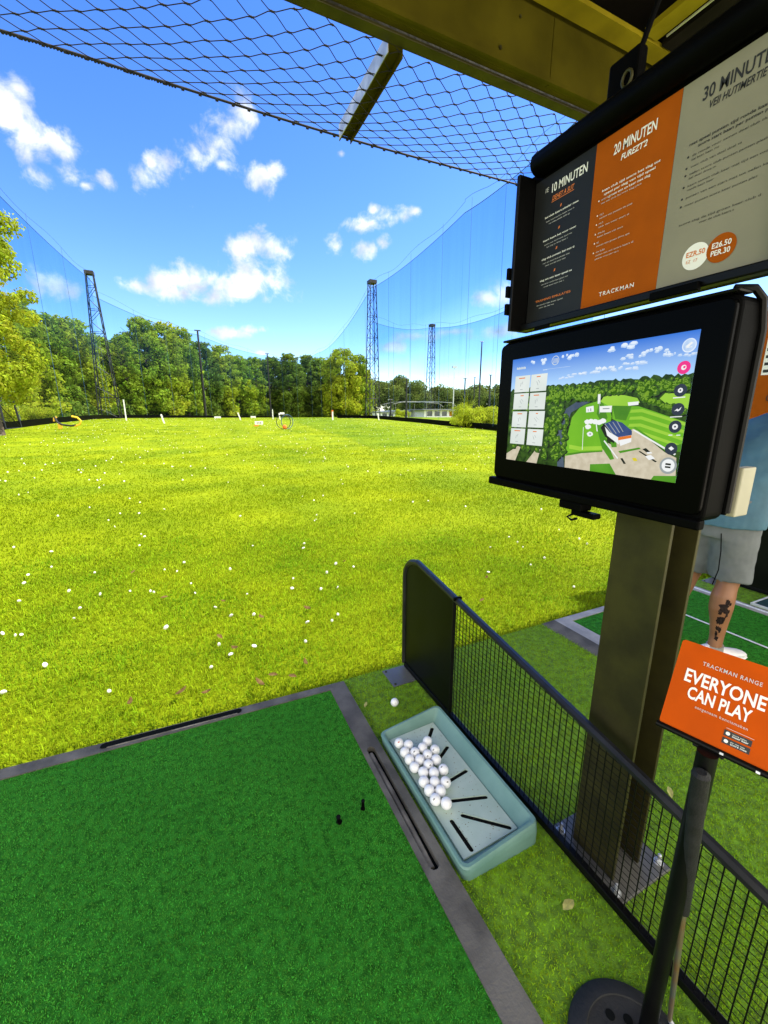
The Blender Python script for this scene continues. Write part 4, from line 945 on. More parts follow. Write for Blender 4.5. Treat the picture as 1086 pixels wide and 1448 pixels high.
# overhead net: knotted twine in diamonds
t = empty('overhead_net', (0, 2.2, 3.0), 'black knotted diamond net stretched out from the roof edge overhead', 'net')
ax, by = .0745, .0425
def sagz(x, y):
    f = (y-1.90)/.63
    return 3.0 - .035*math.sin(PI*min(max(f, 0), 1))*(.6+.4*math.sin(x*1.9)) - .012*f*(1+math.sin((x-.95)*1.94+1.57))*.5
def edge_y(x): return 2.52+.010*math.sin(x*2.1)
def knot(i, j):
    x = .819+ax*i; y = 2.091+by*j
    r = random.Random(i*977+j*131); return x+r.uniform(-.006, .006), y+r.uniform(-.004, .004)
tw = MB()
for j in range(-5, 11):
    for i in range(-72, 80):
        if (i+j) % 2: continue
        x, y = knot(i, j)
        if y < 1.88: continue
        if y > edge_y(x)+.002: continue
        near = -2.2 < x < 3.4
        for di in (1, -1):
            x2, y2 = knot(i+di, j+1)
            if y2 > edge_y(x2): k = (edge_y(x)-y)/(y2-y); x2, y2 = x+(x2-x)*k, edge_y(x)
            if near:
                mx, my = (x+x2)/2, (y+y2)/2; b = .004*di
                pts = [(x, y, sagz(x, y)), (x+(x2-x)*.14+b, y+(y2-y)*.14-.001, sagz(x, y)), (x+(x2-x)*.86-b, y+(y2-y)*.86+.001, sagz(x2, y2)), (x2, y2, sagz(x2, y2))]
                tw.tube(pts, [.0030, .0021, .0021, .0030], 4, caps=False)
            else: tw.tube([(x, y, sagz(x, y)), (x2, y2, sagz(x2, y2))], .0022, 3, caps=False)
        if near: tw.tube([(x-.007, y, sagz(x, y)), (x, y, sagz(x, y)), (x+.007, y, sagz(x, y))], [.002, .0046, .002], 5)
tw.build('twine', M['net'], t)
rp = [(x, edge_y(x)+.004, sagz(x, edge_y(x))) for x in np.arange(-4.6, 6.8, .05)]
MB().tube(rp, .0055, 6).build('edge_rope', M['net'], t, smooth=True)
lash = MB()
for x0 in np.arange(-.55, .10, .012): lash.tube([(x0, edge_y(x0)+.004, sagz(x0, 2.52)-.007), (x0+.004, edge_y(x0)+.010, sagz(x0, 2.52)+.002)], random.uniform(.003, .0062), 5)
for x0 in np.arange(-2.5, 3.5, .075): lash.tube([(x0, edge_y(x0)+.004, sagz(x0, 2.52)-.005), (x0+.012, edge_y(x0)+.006, sagz(x0, 2.52)-.004)], .0068, 5)
lash.build('lashing', M['net'], t)

# ------------------------------------------------------------------ person in the next bay
def loft(mb, secs, n=20):
    """secs: (centre, ra, rb, axis_a, axis_b) elliptical sections, closed ends"""
    b = len(mb.v)
    for c, ra, rb, u, w in secs:
        c, u, w = Vector(c), Vector(u).normalized(), Vector(w).normalized()
        for k in range(n):
            q = 2*PI*k/n; mb.v.append(tuple(c+u*ra*math.cos(q)+w*rb*math.sin(q)))
    for i in range(len(secs)-1):
        for k in range(n):
            a0 = b+i*n+k; b0 = b+i*n+(k+1) % n; mb.f.append((a0, b0, b0+n, a0+n))
    mb.f.append(tuple(b+k for k in range(n))[::-1]); mb.f.append(tuple(b+(len(secs)-1)*n+k for k in range(n)))
def limb(mb, pts, n=16):
    """pts: (point, radius[, squash along x]) lofted with frames perpendicular to the limb"""
    P = [Vector(p[0]) for p in pts]; secs = []
    for i, p in enumerate(pts):
        tdir = (P[min(i+1, len(P)-1)]-P[max(i-1, 0)]).normalized()
        u = Vector((1, 0, 0)); u = (u-tdir*u.dot(tdir)).normalized() if abs(tdir.x) < .9 else Vector((0, 0, 1)).cross(tdir).normalized()
        w = tdir.cross(u); s = p[2] if len(p) > 2 else 1
        secs.append((P[i], p[1]*s, p[1], u, w))
    loft(mb, secs, n)
def lean(mb):
    mb.v = [(x+.34*max(0, z-.98), y-.03*max(0, z-.98), z-.07*max(0, z-.98)) for x, y, z in mb.v]; return mb
def remesh(mb, name, mt, parent, vox=.009, smooth_it=6, disp=0, dscale=.1):
    o = mb.build(name+'_rough', None, parent)
    m = o.modifiers.new('r', 'REMESH'); m.mode = 'VOXEL'; m.voxel_size = vox
    s = o.modifiers.new('s', 'SMOOTH'); s.factor = .5; s.iterations = smooth_it
    if disp:
        tx = bpy.data.textures.new(name+'_folds', 'CLOUDS'); tx.noise_scale = dscale
        d = o.modifiers.new('d', 'DISPLACE'); d.texture = tx; d.strength = disp; d.mid_level = .5
    bpy.context.view_layer.update()
    dg = bpy.context.evaluated_depsgraph_get()
    me = bpy.data.meshes.new_from_object(o.evaluated_get(dg)); bpy.data.objects.remove(o)
    me.name = name
    for p in me.polygons: p.use_smooth = True
    me.materials.clear()
    return link_mesh(name, me, mt, parent)
per = empty('person', (2.95, 1.38, .03), 'person in teal shirt and grey shorts standing on the neighbouring green mat', 'person')
Z0 = .027
RA, RK, RH = (2.915, 1.245, .115), (2.965, 1.265, .52), (2.90, 1.255, .92)
LA, LK, LH = (2.93, 1.555, .115), (2.985, 1.475, .52), (2.90, 1.415, .92)
lerp = lambda a, b, t: tuple(np.array(a)*(1-t)+np.array(b)*t)
def off(p, dx=0, dy=0, dz=0): return (p[0]+dx, p[1]+dy, p[2]+dz)
body = MB()
for A, K, Hh, sy in ((RA, RK, RH, -1), (LA, LK, LH, 1)):
    limb(body, [(off(A, .0, 0, -.06), .040, 1.3), (off(A, -.005, 0, .0), .036, 1.15), (off(lerp(A, K, .14), -.004), .037, 1.05), (off(lerp(A, K, .35), -.012), .046, 1.1), (off(lerp(A, K, .58), -.026), .060, 1.1), (off(lerp(A, K, .76), -.026), .061, 1.08), (off(lerp(A, K, .9), -.010), .054, 1.08), (K, .056, 1.1), (lerp(K, Hh, .15), .062, 1.08), (lerp(K, Hh, .5), .078, 1.08), (lerp(K, Hh, .85), .090, 1.05), (Hh, .092, 1.0)])
X_, Y_ = (1, 0, -.25), (0, 1, 0)
loft(body, [((2.895, 1.34, .86), .10, .15, (1, 0, 0), Y_), ((2.90, 1.34, .96), .115, .165, (1, 0, -.1), Y_), ((2.93, 1.34, 1.08), .10, .150, X_, Y_), ((2.985, 1.335, 1.24), .112, .165, X_, Y_), ((3.03, 1.33, 1.36), .118, .180, X_, Y_), ((3.065, 1.33, 1.46), .095, .165, X_, Y_), ((3.085, 1.33, 1.50), .065, .11, X_, Y_)], 28)
limb(body, [((3.075, 1.33, 1.46), .066), ((3.12, 1.33, 1.55), .056), ((3.16, 1.33, 1.62), .058)])
RS, RE, RW = (3.075, 1.145, 1.445), (3.20, 1.115, 1.19), (3.335, 1.27, 1.03)
LS, LE, LW = (3.075, 1.515, 1.445), (3.20, 1.545, 1.19), (3.34, 1.37, 1.06)
for s_, e_, w_ in ((RS, RE, RW), (LS, LE, LW)):
    limb(body, [(s_, .062), (lerp(s_, e_, .35), .052), (lerp(s_, e_, .75), .044), (e_, .041), (lerp(e_, w_, .3), .042), (lerp(e_, w_, .75), .031), (w_, .027), (lerp(e_, w_, 1.12), .030)])
# head
hc = (3.215, 1.33, 1.70)
loft(body, [((3.165, 1.33, 1.595), .05, .055, (1, 0, -.2), Y_), ((3.20, 1.33, 1.625), .085, .064, (1, 0, -.2), Y_), ((3.215, 1.33, 1.68), .098, .074, (1, 0, -.2), Y_), ((3.215, 1.33, 1.74), .098, .077, (1, 0, -.2), Y_), ((3.205, 1.33, 1.79), .080, .064, (1, 0, -.2), Y_), ((3.20, 1.33, 1.82), .04, .034, (1, 0, -.2), Y_)], 24)
limb(body, [((3.30, 1.33, 1.715), .012), ((3.322, 1.33, 1.675), .016), ((3.30, 1.33, 1.665), .014)], 10)
for sy in (-1, 1): limb(body, [((3.205, 1.33+sy*.076, 1.725), .012, 1.6), ((3.205, 1.33+sy*.085, 1.695), .013, 1.6), ((3.21, 1.33+sy*.076, 1.665), .010, 1.5)], 10)
# hands closed round the club grip
for w_, sy, dz in ((RW, -1, -.02), (LW, 1, .01)):
    c = Vector(lerp((3.36, 1.32, 1.0), w_, .35)); c.z += dz
    limb(body, [(w_, .028), (tuple(Vector(w_).lerp(c, .6)), .036, .7), (tuple(c), .034, .7)], 12)
    for k in range(4):
        z = c.z+.03-.02*k; r0 = .0095-.0007*k; y = 1.32
        pts = [((3.362+.030*math.cos(q), y+sy*.030*math.sin(q), z-.004*i), r0*(1-.06*i)) for i, q in enumerate(np.linspace(1.6, -1.7, 6))]
        limb(body, pts, 8)
    limb(body, [((c.x, c.y, c.z+.03), .013), ((3.372, 1.32+sy*.018, c.z+.012), .0115), ((3.386, 1.32+sy*.004, c.z-.012), .0095)], 8)
bd = remesh(lean(body), 'body', M['skin'], per, .0075, 5)
# shorts
sh = MB()
loft(sh, [((2.895, 1.34, .80), .125, .175, (1, 0, 0), Y_), ((2.893, 1.34, .88), .135, .188, (1, 0, 0), Y_), ((2.90, 1.34, .97), .130, .182, (1, 0, -.1), Y_), ((2.91, 1.34, 1.03), .122, .172, (1, 0, -.1), Y_)], 28)
for K, Hh, sy in ((RK, RH, -1), (LK, LH, 1)):
    h = off(lerp(K, Hh, .03), -.004, 0, .0)
    limb(sh, [(h, .106, 1.06), (off(lerp(K, Hh, .06)), .107, 1.05), (lerp(K, Hh, .4), .108, 1.07), (off(lerp(K, Hh, .75), -.005), .112, 1.08), (Hh, .11, 1.05)], 22)
so = remesh(sh, 'shorts', M['shorts'], per, .009, 3, .014, .09)
pk = MB()
pk.tube([(2.835, 1.178, .965), (2.86, 1.158, .925), (2.905, 1.146, .89), (2.95, 1.15, .875)], .006, 6)
pk.tube([(2.80, 1.27, .52), (2.79, 1.25, .62), (2.775, 1.25, .74), (2.765, 1.26, .84)], .0028, 5)
pk.build('pocket_seam', M['blackmat'], so, smooth=True)
# shirt
st = MB()
loft(st, [((2.90, 1.335, .875), .158, .212, (1, 0, 0), Y_), ((2.905, 1.335, .94), .154, .206, (1, 0, -.05), Y_), ((2.93, 1.335, 1.06), .128, .180, X_, Y_), ((2.985, 1.33, 1.22), .134, .188, X_, Y_), ((3.03, 1.33, 1.36), .136, .200, X_, Y_), ((3.062, 1.33, 1.455), .112, .185, X_, Y_), ((3.085, 1.33, 1.505), .078, .125, X_, Y_), ((3.10, 1.33, 1.535), .068, .075, X_, Y_)], 30)
for s_, e_ in ((RS, RE), (LS, LE)):
    limb(st, [(off(s_, -.01, 0, .01), .080), (lerp(s_, e_, .3), .076), (lerp(s_, e_, .7), .075), (lerp(s_, e_, .95), .074)], 18)
remesh(lean(st), 'shirt', M['shirt'], per, .009, 4, .020, .11)
# hair, eyes, mouth
hr = MB(); loft(hr, [((3.175, 1.33, 1.64), .055, .068, (1, 0, -.2), Y_), ((3.185, 1.33, 1.70), .085, .081, (1, 0, -.2), Y_), ((3.20, 1.33, 1.76), .098, .083, (1, 0, -.2), Y_), ((3.205, 1.33, 1.805), .084, .069, (1, 0, -.2), Y_), ((3.20, 1.33, 1.835), .045, .038, (1, 0, -.2), Y_)], 22)
remesh(lean(hr), 'hair', M['hair'], per, .009, 3, .012, .02)
for sy in (-1, 1): lean(MB().lathe([(.001, -.009), (.008, -.004), (.009, 0), (.008, .004), (.001, .009)], (3.298, 1.33+sy*.032, 1.712), 10)).build('eye', M['white_ink'], per, smooth=True)
lean(MB().tube([(3.302, 1.31, 1.638), (3.308, 1.33, 1.636), (3.302, 1.35, 1.638)], .006, 6)).build('mouth', M['skin'], per, smooth=True)
# shoes with socks
def shoe(A, yaw):
    d = Vector((math.cos(yaw), math.sin(yaw), 0)); s = Vector((-d.y, d.x, 0)); c = Vector((A[0], A[1], Z0))
    mb = MB()
    prof = [(-.085, .028, .045), (-.07, .036, .075), (-.03, .038, .082), (.02, .038, .07), (.07, .043, .052), (.12, .047, .042), (.165, .043, .036), (.195, .026, .026)]
    secs = [(c+d*x+Vector((0, 0, h/2+.004)), w, h/2, s, (0, 0, 1)) for x, w, h in prof]
    loft(mb, secs, 18)
    o = remesh(mb, 'shoe', M['shoe'], per, .006, 3)
    so_ = MB(); secs = [(c+d*x+Vector((0, 0, .006)), w*1.06, .0075, s, (0, 0, 1)) for x, w, h in prof]; loft(so_, secs, 14); so_.build('sole', M['white_ink'], o)
    k = MB(); limb(k, [(off(A, 0, 0, -.05), .046, 1.15), (off(A, -.004, 0, -.005), .044, 1.12)], 14); k.build('sock', M['rubber_light'], o, smooth=True)
shoe(RA, -.42); shoe(LA, .25)
bpy.context.view_layer.update()
# tattoo: inked patches wrapped on the outer calf
tt = MB(); bvh = None
from mathutils.bvhtree import BVHTree
bmt = bmesh.new(); bmt.from_mesh(bd.data); bvh = BVHTree.FromBMesh(bmt)
def ink(yc, zc, ry, rz, seed, n=16, jit=.35):
    r = random.Random(seed); Lb = wloc(bd); pts = []
    for i in range(n): q = 2*PI*i/n; k = 1+r.uniform(-jit, jit); pts.append((ry*k*math.cos(q), rz*k*math.sin(q)))
    rows = [(.0, .0)]; rings_ = (.5, 1.0); vs = []
    ok = True
    for k in [0]+list(rings_):
        for (a_, b_) in (pts if k else [(0, 0)]):
            # parametrise round the calf: angle from the back towards the outer side
            ang = PI+yc+a_*k; z = zc+b_*k; ctr = Vector(off(lerp(RA, RK, (z-.115)/.405), -.018))
            dr = Vector((math.cos(ang), math.sin(ang), 0))
            h = bvh.ray_cast(Vector((ctr.x, ctr.y, z))+dr*.3-Lb, -dr)
            if h[0] is None: ok = False; h = (ctr-Lb, -dr)
            vs.append(h[0]+Lb+dr*.0012)
    if not ok: return
    f = [(0, 1+i, 1+(i+1) % n) for i in range(n)]+[(1+i, 1+n+i, 1+n+(i+1) % n, 1+(i+1) % n) for i in range(n)]
    tt.add(vs, f)
for i, (yc, zc, ry, rz) in enumerate([(.75, .41, .16, .020), (.55, .375, .34, .024), (.80, .355, .22, .020), (.40, .345, .16, .016), (.95, .33, .10, .02), (.55, .285, .32, .026), (.35, .30, .12, .014), (.85, .30, .10, .03), (.45, .235, .26, .016), (.75, .225, .22, .020), (.40, .195, .22, .018), (.60, .165, .34, .014), (1.0, .40, .10, .012)]): ink(yc, zc, ry, rz, i)
tt.build('calf_tattoo', M['tattoo'], bd, smooth=True); bmt.free()
per.location.x -= .09; per.location.y -= .045
# orange banner behind the person
t = empty('roll_up_banner', (4.62, 2.02, 0), 'orange and white upright banner half hidden behind the teal shirt', 'banner')
bx = 4.62
MB().box(bx-.06, bx+.10, 1.05, 2.16, tz(bx, 2), .09).build('base', M['zinc'], t, bevel=.005)
MB().box(bx, bx+.006, 1.08, 2.13, .09, 2.36).build('fabric', M['orange'], t)
MB().box(bx-.012, bx+.018, 1.07, 2.14, 2.36, 2.39).build('top_bar', M['zinc'], t)
pb_ = MB(); Fb = Face((bx-.0015, 2.13, .09), (0, -1, 0), (0, 0, 1)); Fb.rect(pb_, .09, 1.74, .5, 2.08, 0); w_ = pb_.build('white_label', M['white_ink'], t)
k = MB()
for i in range(5): Fb.rect(k, .10+.0*i, 1.76+.06*i, .17+.03*(i % 3), 1.785+.06*i, .0008)
k.build('label_bars', M['ink'], w_)
k = MB(); k.tube([Fb.p(.20+.03*math.cos(q)-.01*math.sin(2*q), 1.56+.045*math.sin(q), .002) for q in np.linspace(0, 2*PI, 16)], .0035, 6); k.tube([Fb.p(.17+.02*i, 1.66+.015*i, .002) for i in range(5)], .0035, 6)
k.build('leaf_emblem', M['ink'], t)

# ------------------------------------------------------------------ perimeter: masts, nets, kick boards
def lattice_mast(x, y, h, wb, wt, label, lamp=False):
    z0 = tz(x, y); t = empty('lattice_mast', (x, y, z0), label, 'mast', 'masts carrying the range netting')
    d = Vector((-y, x)).normalized() if True else None     # broad side towards the bays
    lg = MB(); br = MB()
    cor = []
    for sx in (-1, 1):
        for sy in (-1, 1):
            a0 = Vector((x+sx*wb/2, y+sy*wb/2, z0)); a1 = Vector((x+sx*wt/2, y+sy*wt/2, z0+h)); cor.append((a0, a1)); lg.tube([a0, a1], .085, 5)
    nb = int(h/1.7)
    for i in range(nb):
        f0, f1 = i/nb, (i+1)/nb
        for a_, b_ in ((0, 1), (2, 3), (0, 2), (1, 3)):
            p, q = (a_, b_) if i % 2 else (b_, a_)
            br.tube([cor[p][0].lerp(cor[p][1], f0), cor[q][0].lerp(cor[q][1], f1)], .04, 4, caps=False)
            if i % 2 == 0: br.tube([cor[p][0].lerp(cor[p][1], f0), cor[q][0].lerp(cor[q][1], f0)], .04, 4, caps=False)
    lg.build('mast_leg', M['mast'], t); br.build('bracing', M['mast'], t)
    MB().box(x-wt/2-.12, x+wt/2+.12, y-wt/2-.12, y+wt/2+.12, z0+h, z0+h+.5).build('mast_head', M['mast'], t)
def pole(x, y, h, r, name, label, cat='pole', m='mast', lamp=False, group=None):
    z0 = tz(x, y); t = empty(name, (x, y, z0), label, cat, group)
    MB().tube([(x, y, z0-.2), (x, y, z0+h)], [r*1.25, r*.75], 8).build('shaft', M[m], t, smooth=True)
    if lamp: MB().box(x-.55, x+.55, y-.15, y+.15, z0+h-.2, z0+h+.25).build('lamp_head', M[m], t)
    else: MB().tube([(x-r*2.6, y, z0+h-.05), (x+r*2.6, y, z0+h-.05)], r*.5, 5).build('pulley_bar', M[m], t)
lattice_mast(-11.9, 85, 22.2, 3.0, 1.0, 'tall lattice mast at the left net corner in front of the trees')
lattice_mast(30.4, 70, 22.1, 2.0, 1.05, 'tall lattice mast where the right hand nets meet')
lattice_mast(54.5, 90, 20.8, 1.9, .95, 'greenish lattice mast behind the white clubhouse on the right')
lattice_mast(-14.6, 43.5, 20.0, 3.4, 1.1, 'lattice mast cut by the left edge of the photograph under the near tree')
pole(4.35, 120, 21.4, .28, 'net_pole', 'slim dark net pole before the trees, second from the left lattice mast', 'pole')
pole(27.3, 155, 21.8, .26, 'net_pole', 'thin dark net pole before the dark central trees', 'pole')
pole(46.2, 60, 12.7, .13, 'net_pole', 'tallest dark pole between the white lamp post and the screen', 'pole', lamp=False)
pole(38.3, 72, 7.3, .17, 'net_pole', 'short thick black post before the long white building', 'pole')
pole(44.4, 55, 7.0, .12, 'net_pole', 'short dark post standing nearest the left edge of the screen', 'pole')
pole(46.6, 62, 7.1, .10, 'net_pole', 'thin short post between the tallest dark pole and the screen', 'pole')
pole(40.6, 56.5, 6.4, .14, 'net_pole', 'stout short post just left of the tallest dark pole', 'pole')
pole(36.4, 75, 3.5, .16, 'net_pole', 'lowest black stub post before the curved white ramp', 'pole')
pole(51.1, 75, 10.1, .10, 'lamp_post', 'white slender lamp post beside the clubhouse roof', 'lamp post', m='zinc', lamp=True)

def net_wall(name, pts, label, m, ztop, sag=.8, nseg=14):
    """pts: plan polyline; net hangs from ztop to 0.4 above ground with a sagging top cable"""
    t = empty(name, (*pts[0], 0), label, 'net', None)
    V, F = [], []; cab = []
    for i in range(len(pts)-1):
        (xa, ya), (xb, yb_) = pts[i], pts[i+1]
        for k in range(nseg+1):
            f = k/nseg; x, y = xa+(xb-xa)*f, ya+(yb_-ya)*f
            zt = ztop[i]+(ztop[i+1]-ztop[i])*f - sag*4*f*(1-f)
            nx_, ny_ = -(yb_-ya), (xb-xa); L = math.hypot(nx_, ny_); bu = .25*math.sin(f*nseg*1.1)
            for j in range(5):
                g_ = j/4; z = tz(x, y)+.3+(zt-tz(x, y)-.3)*g_
                V.append((x+nx_/L*bu*(1-g_), y+ny_/L*bu*(1-g_), z))
            cab.append((x, y, zt))
    n = (len(V)//5)
    for i in range(n-1):
        if (i+1) % (nseg+1) == 0: continue
        for j in range(4): F.append((i*5+j, i*5+5+j, i*5+6+j, i*5+1+j))
    me = bpy.data.meshes.new('netting'); L = wloc(t); me.from_pydata([(a-L.x, b-L.y, c) for a, b, c in V], [], F)
    for p in me.polygons: p.use_smooth = True
    link_mesh('netting', me, m, t)
    MB().tube(cab, .035, 4).build('top_cable', M['netcable'], t)
    MB().tube([(x, y, z+.9+.25*math.sin(i*.9)) for i, (x, y, z) in enumerate(cab)], .018, 4).build('carrier_cable', M['netcable'], t)
    r = random.Random(len(pts)); v = MB()
    for i in range(0, len(cab), 4):
        x, y, z = cab[i]; v.tube([(x, y, z), (x+.1, y, tz(x, y)+.3)], .016, 4, caps=False)
        v.tube([(x, y, z), (x, y, z+.9)], .016, 4, caps=False)
    v.build('vertical_rope', M['netcable'], t)
M['netcable'] = mat('net_cable_blue', (.02, .07, .16), .6)
net_wall('range_net', [(-14.2, 14), (-13.4, 43.5), (-11.9, 85)], 'tall blue net along the left side between the edge and the lattice mast', M['netA'], [20.5, 20.0, 22.3], .5)
net_wall('range_net', [(-11.9, 85), (4.35, 120), (27.3, 155)], 'pale net crossing in front of the left hand trees', M['netB'], [19.9, 20.8, 21.2], .8)
net_wall('range_net', [(27.3, 155), (41, 140), (30.4, 70)], 'faint net closing the far end behind the right lattice mast', M['netB'], [21.2, 21.0, 22.4], 2.2)
net_wall('range_net', [(30.4, 70), (25.0, 36), (21.5, 16)], 'tall blue net on the right side running towards the screen', M['netA'], [22.2, 19.5, 18.4], .6)
net_wall('range_net', [(30.7, 70.5), (54.5, 90)], 'lower blue net stretched between the two right lattice masts', M['netB'], [17.0, 21.5], .9)
net_wall('range_net', [(54.5, 90), (53.3, 62), (48, 40)], 'second blue net behind the right hand net near the screen', M['netA'], [21.3, 19.4, 18.6], .9)

def board(pts, h, label):
    t = empty('kick_board', (*pts[0], tz(*pts[0])), label, 'board', None)
    m = MB()
    for (xa, ya), (xb, yb_) in zip(pts, pts[1:]):
        n = 8
        for k in range(n):
            f0, f1 = k/n, (k+1)/n; x0, y0, x1, y1 = xa+(xb-xa)*f0, ya+(yb_-ya)*f0, xa+(xb-xa)*f1, ya+(yb_-ya)*f1
            d = Vector((y1-y0, x0-x1)).normalized()*.06; z0, z1 = tz(x0, y0), tz(x1, y1)
            m.add([(x0-d.x, y0-d.y, z0-.1), (x0+d.x, y0+d.y, z0-.1), (x1+d.x, y1+d.y, z1-.1), (x1-d.x, y1-d.y, z1-.1), (x0-d.x, y0-d.y, z0+h), (x0+d.x, y0+d.y, z0+h), (x1+d.x, y1+d.y, z1+h), (x1-d.x, y1-d.y, z1+h)],
                  [(0, 1, 2, 3), (4, 7, 6, 5), (0, 4, 5, 1), (2, 6, 7, 3), (0, 3, 7, 4), (1, 5, 6, 2)])
    m.build('boarding', M['blackmat'], t)
board([(-13.2, 20), (-13.0, 43.5), (-11.6, 85)], .55, 'low black board along the foot of the left net')
board([(-11.6, 85), (4.35, 119), (27.3, 154)], .55, 'low black board below the trees at the far left end')
board([(21.6, 16), (25.2, 36), (29.4, 69), (24.0, 71)], .5, 'low black board along the foot of the right net')

# ------------------------------------------------------------------ small things on the field
def hoop_target(x, y, label):
    z = tz(x, y); t = empty('hoop_target', (x, y, z), label, 'target')
    for dx, dy, m, tilt_ in ((0, 0, 'mast', 0), (.42, .5, 'netcable', .4)):
        pts = [(x+dx+.60*math.cos(q)*math.cos(tilt_), y+dy+.60*math.cos(q)*math.sin(tilt_), z+.62+.60*math.sin(q)) for q in np.linspace(0, 2*PI, 28)]
        MB().tube(pts, .028, 6).build('hoop', M[m], t, smooth=True)
    MB().lathe([(.02, 0), (.15, .05), (.20, .17), (.15, .30), (.02, .36)], (x+.08, y, z+.02), 16).build('orange_ball', M['orangeball'], t, smooth=True)
    MB().box(x-.22, x+.16, y+.25, y+.29, z+1.24, z+1.40).build('number_plate', M['white'], t)
hoop_target(7.35, 36, 'black hoop target with orange ball near the middle of the field')
t = empty('ball_collector', (-8.75, 41, tz(-8.75, 41)), 'yellow and black curved ball collector on the left of the field', 'collector'); x, y, z = -8.75, 41, tz(-8.75, 41)
MB().tube([(x-.75, y, z+.95), (x-.62, y-.1, z+.55), (x-.35, y-.1, z+.34), (x+.2, y, z+.24), (x+.55, y, z+.28)], .075, 8).build('black_band', M['mast'], t, smooth=True)
MB().tube([(x+.35, y, z+.98), (x+.72, y, z+.88), (x+.92, y, z+.62), (x+.82, y, z+.36), (x+.45, y, z+.20)], .075, 8).build('yellow_hook', M['yellow'], t, smooth=True)
MB().tube([(x-.82, y, z+.60), (x-.80, y, z+.85), (x-.62, y, z+.92)], .07, 8).box(x-.62, x-.38, y-.12, y+.12, z, z+.42).build('yellow_foot', M['yellow'], t, smooth=False)
def post(x, y, h, w, name, label, cat, m='white', lean=0, cap=None):
    z = tz(x, y); t = empty(name, (x, y, z), label, cat)
    MB().obox((x+lean*h/2, y, z+h/2), (1, 0, -lean), (0, 1, 0), (lean, 0, 1), w, w*.5, h).build('post', M[m], t, bevel=.01)
    if cap: MB().box(x+lean*h-w*.6, x+lean*h+w*.6, y-w*.4, y+w*.4, z+h, z+h+w*1.1).build('cap', M[cap], t)
def sign(x, y, w, h, z_up, label, bars=True):
    z = tz(x, y)+z_up; t = empty('distance_sign', (x, y, z-z_up), label, 'sign')
    MB().box(x-w/2, x+w/2, y-.03, y+.03, z, z+h).build('board', M['white'], t, bevel=.01)
    for s in (-.35, .35): MB().box(x+s*w-.03, x+s*w+.03, y+.031, y+.07, z-z_up, z+h*.8).build('leg', M['white'], t)
    if bars:
        b = MB()
        for i in range(3): b.box(x-w*.28+i*w*.22, x-w*.16+i*w*.22, y-.034, y-.0305, z+h*.25, z+h*.75)
        b.build('dark_mark', M['ink'], t)
sign(6.5, 44, .80, .32, .08, 'white board with dark marks left of the hoop target')
sign(4.2, 70, .95, .26, .1, 'wide blank white board before the trees left of the hoop', False)
sign(10.2, 75, .85, .26, .1, 'blank white board directly behind the hoop target', False)
post(-6.85, 60, 2.5, .13, 'marker_post', 'tallest white marker post before the left lattice mast', 'post')
post(-2.3, 50, .95, .15, 'marker_post', 'white leaning marker post on the left half of the field', 'post', lean=-.22)
post(6.7, 62, 1.0, .15, 'marker_post', 'white leaning marker right of the thin pole on the field', 'post', lean=-.3)
post(12.2, 62, .9, .15, 'marker_post', 'white marker with dark top right behind the hoop', 'post', lean=-.15, cap='mast')
post(18.9, 58, 1.2, .19, 'marker_post', 'white marker post with red top in front of the dark central trees', 'post', cap='orangeball')
post(25.3, 56, 1.0, .15, 'marker_post', 'white leaning marker beside the foot of the right lattice mast', 'post', lean=-.2)
post(11.9, 66, 1.45, .12, 'marker_post', 'thin white stake with dark knob behind the hoop', 'post', cap='mast')
post(27.2, 84, 1.4, .20, 'marker_post', 'reddish stake at the far end of the field', 'post', m='orange')
post(6.0, 42.5, .10, .42, 'orange_marker', 'low orange marker on the grass left of the white board', 'marker', m='orangeball')

# ------------------------------------------------------------------ buildings and bushes on the right
t = empty('clubhouse', (52, 84, tz(52, 84)), 'low white clubhouse with flat pale roof behind the right net', 'building')
z = tz(52, 84)
MB().box(47.6, 60.0, 81, 88, z-.5, z+1.5).build('wall', M['white'], t)
MB().box(46.6, 61.0, 80, 89, z+1.51, z+1.75).build('roof', M['roofgrey'], t, bevel=.03)
for i in range(6):
    x0 = 48.3+i*1.95; w_ = MB().box(x0, x0+1.35, 80.94, 80.99, z+.25, z+1.3).build('window', M['glass'] if i not in (3,) else M['orange'], t)
    MB().box(x0-.06, x0, 80.90, 80.98, z+.2, z+1.35).box(x0+1.35, x0+1.41, 80.90, 80.98, z+.2, z+1.35).build('frame', M['white'], w_)
t = empty('clubhouse_annex', (41, 86, tz(41, 86)), 'long low white building with curved roof left of the clubhouse', 'building')
z = tz(41, 86)
MB().box(39.4, 46.2, 86, 91, z-.5, z+1.0).build('wall', M['white'], t)
MB().prism([(39.2, 85.4)]+[(46.6, 85.4), (46.6, 91.5), (39.2, 91.5)], z+1.01, z+1.2).build('roof_edge', M['roofgrey'], t)
rf = MB(); pts = [(x, z+1.21+.35*math.sin(PI*(x-39.3)/14)) for x in np.linspace(39.3, 46.4, 12)]
for (xa, za), (xb, zb_) in zip(pts, pts[1:]): rf.add([(xa, 85.6, za), (xb, 85.6, zb_), (xb, 91.2, zb_), (xa, 91.2, za), (xa, 85.6, z+1.2), (xb, 85.6, z+1.2)], [(0, 1, 2, 3), (4, 5, 1, 0)])
rf.build('curved_roof', M['roofgrey'], t)
for i in range(4): MB().box(39.7+i*1.6, 40.8+i*1.6, 85.93, 85.98, z+.15, z+.85).build('window', M['glass'], t)
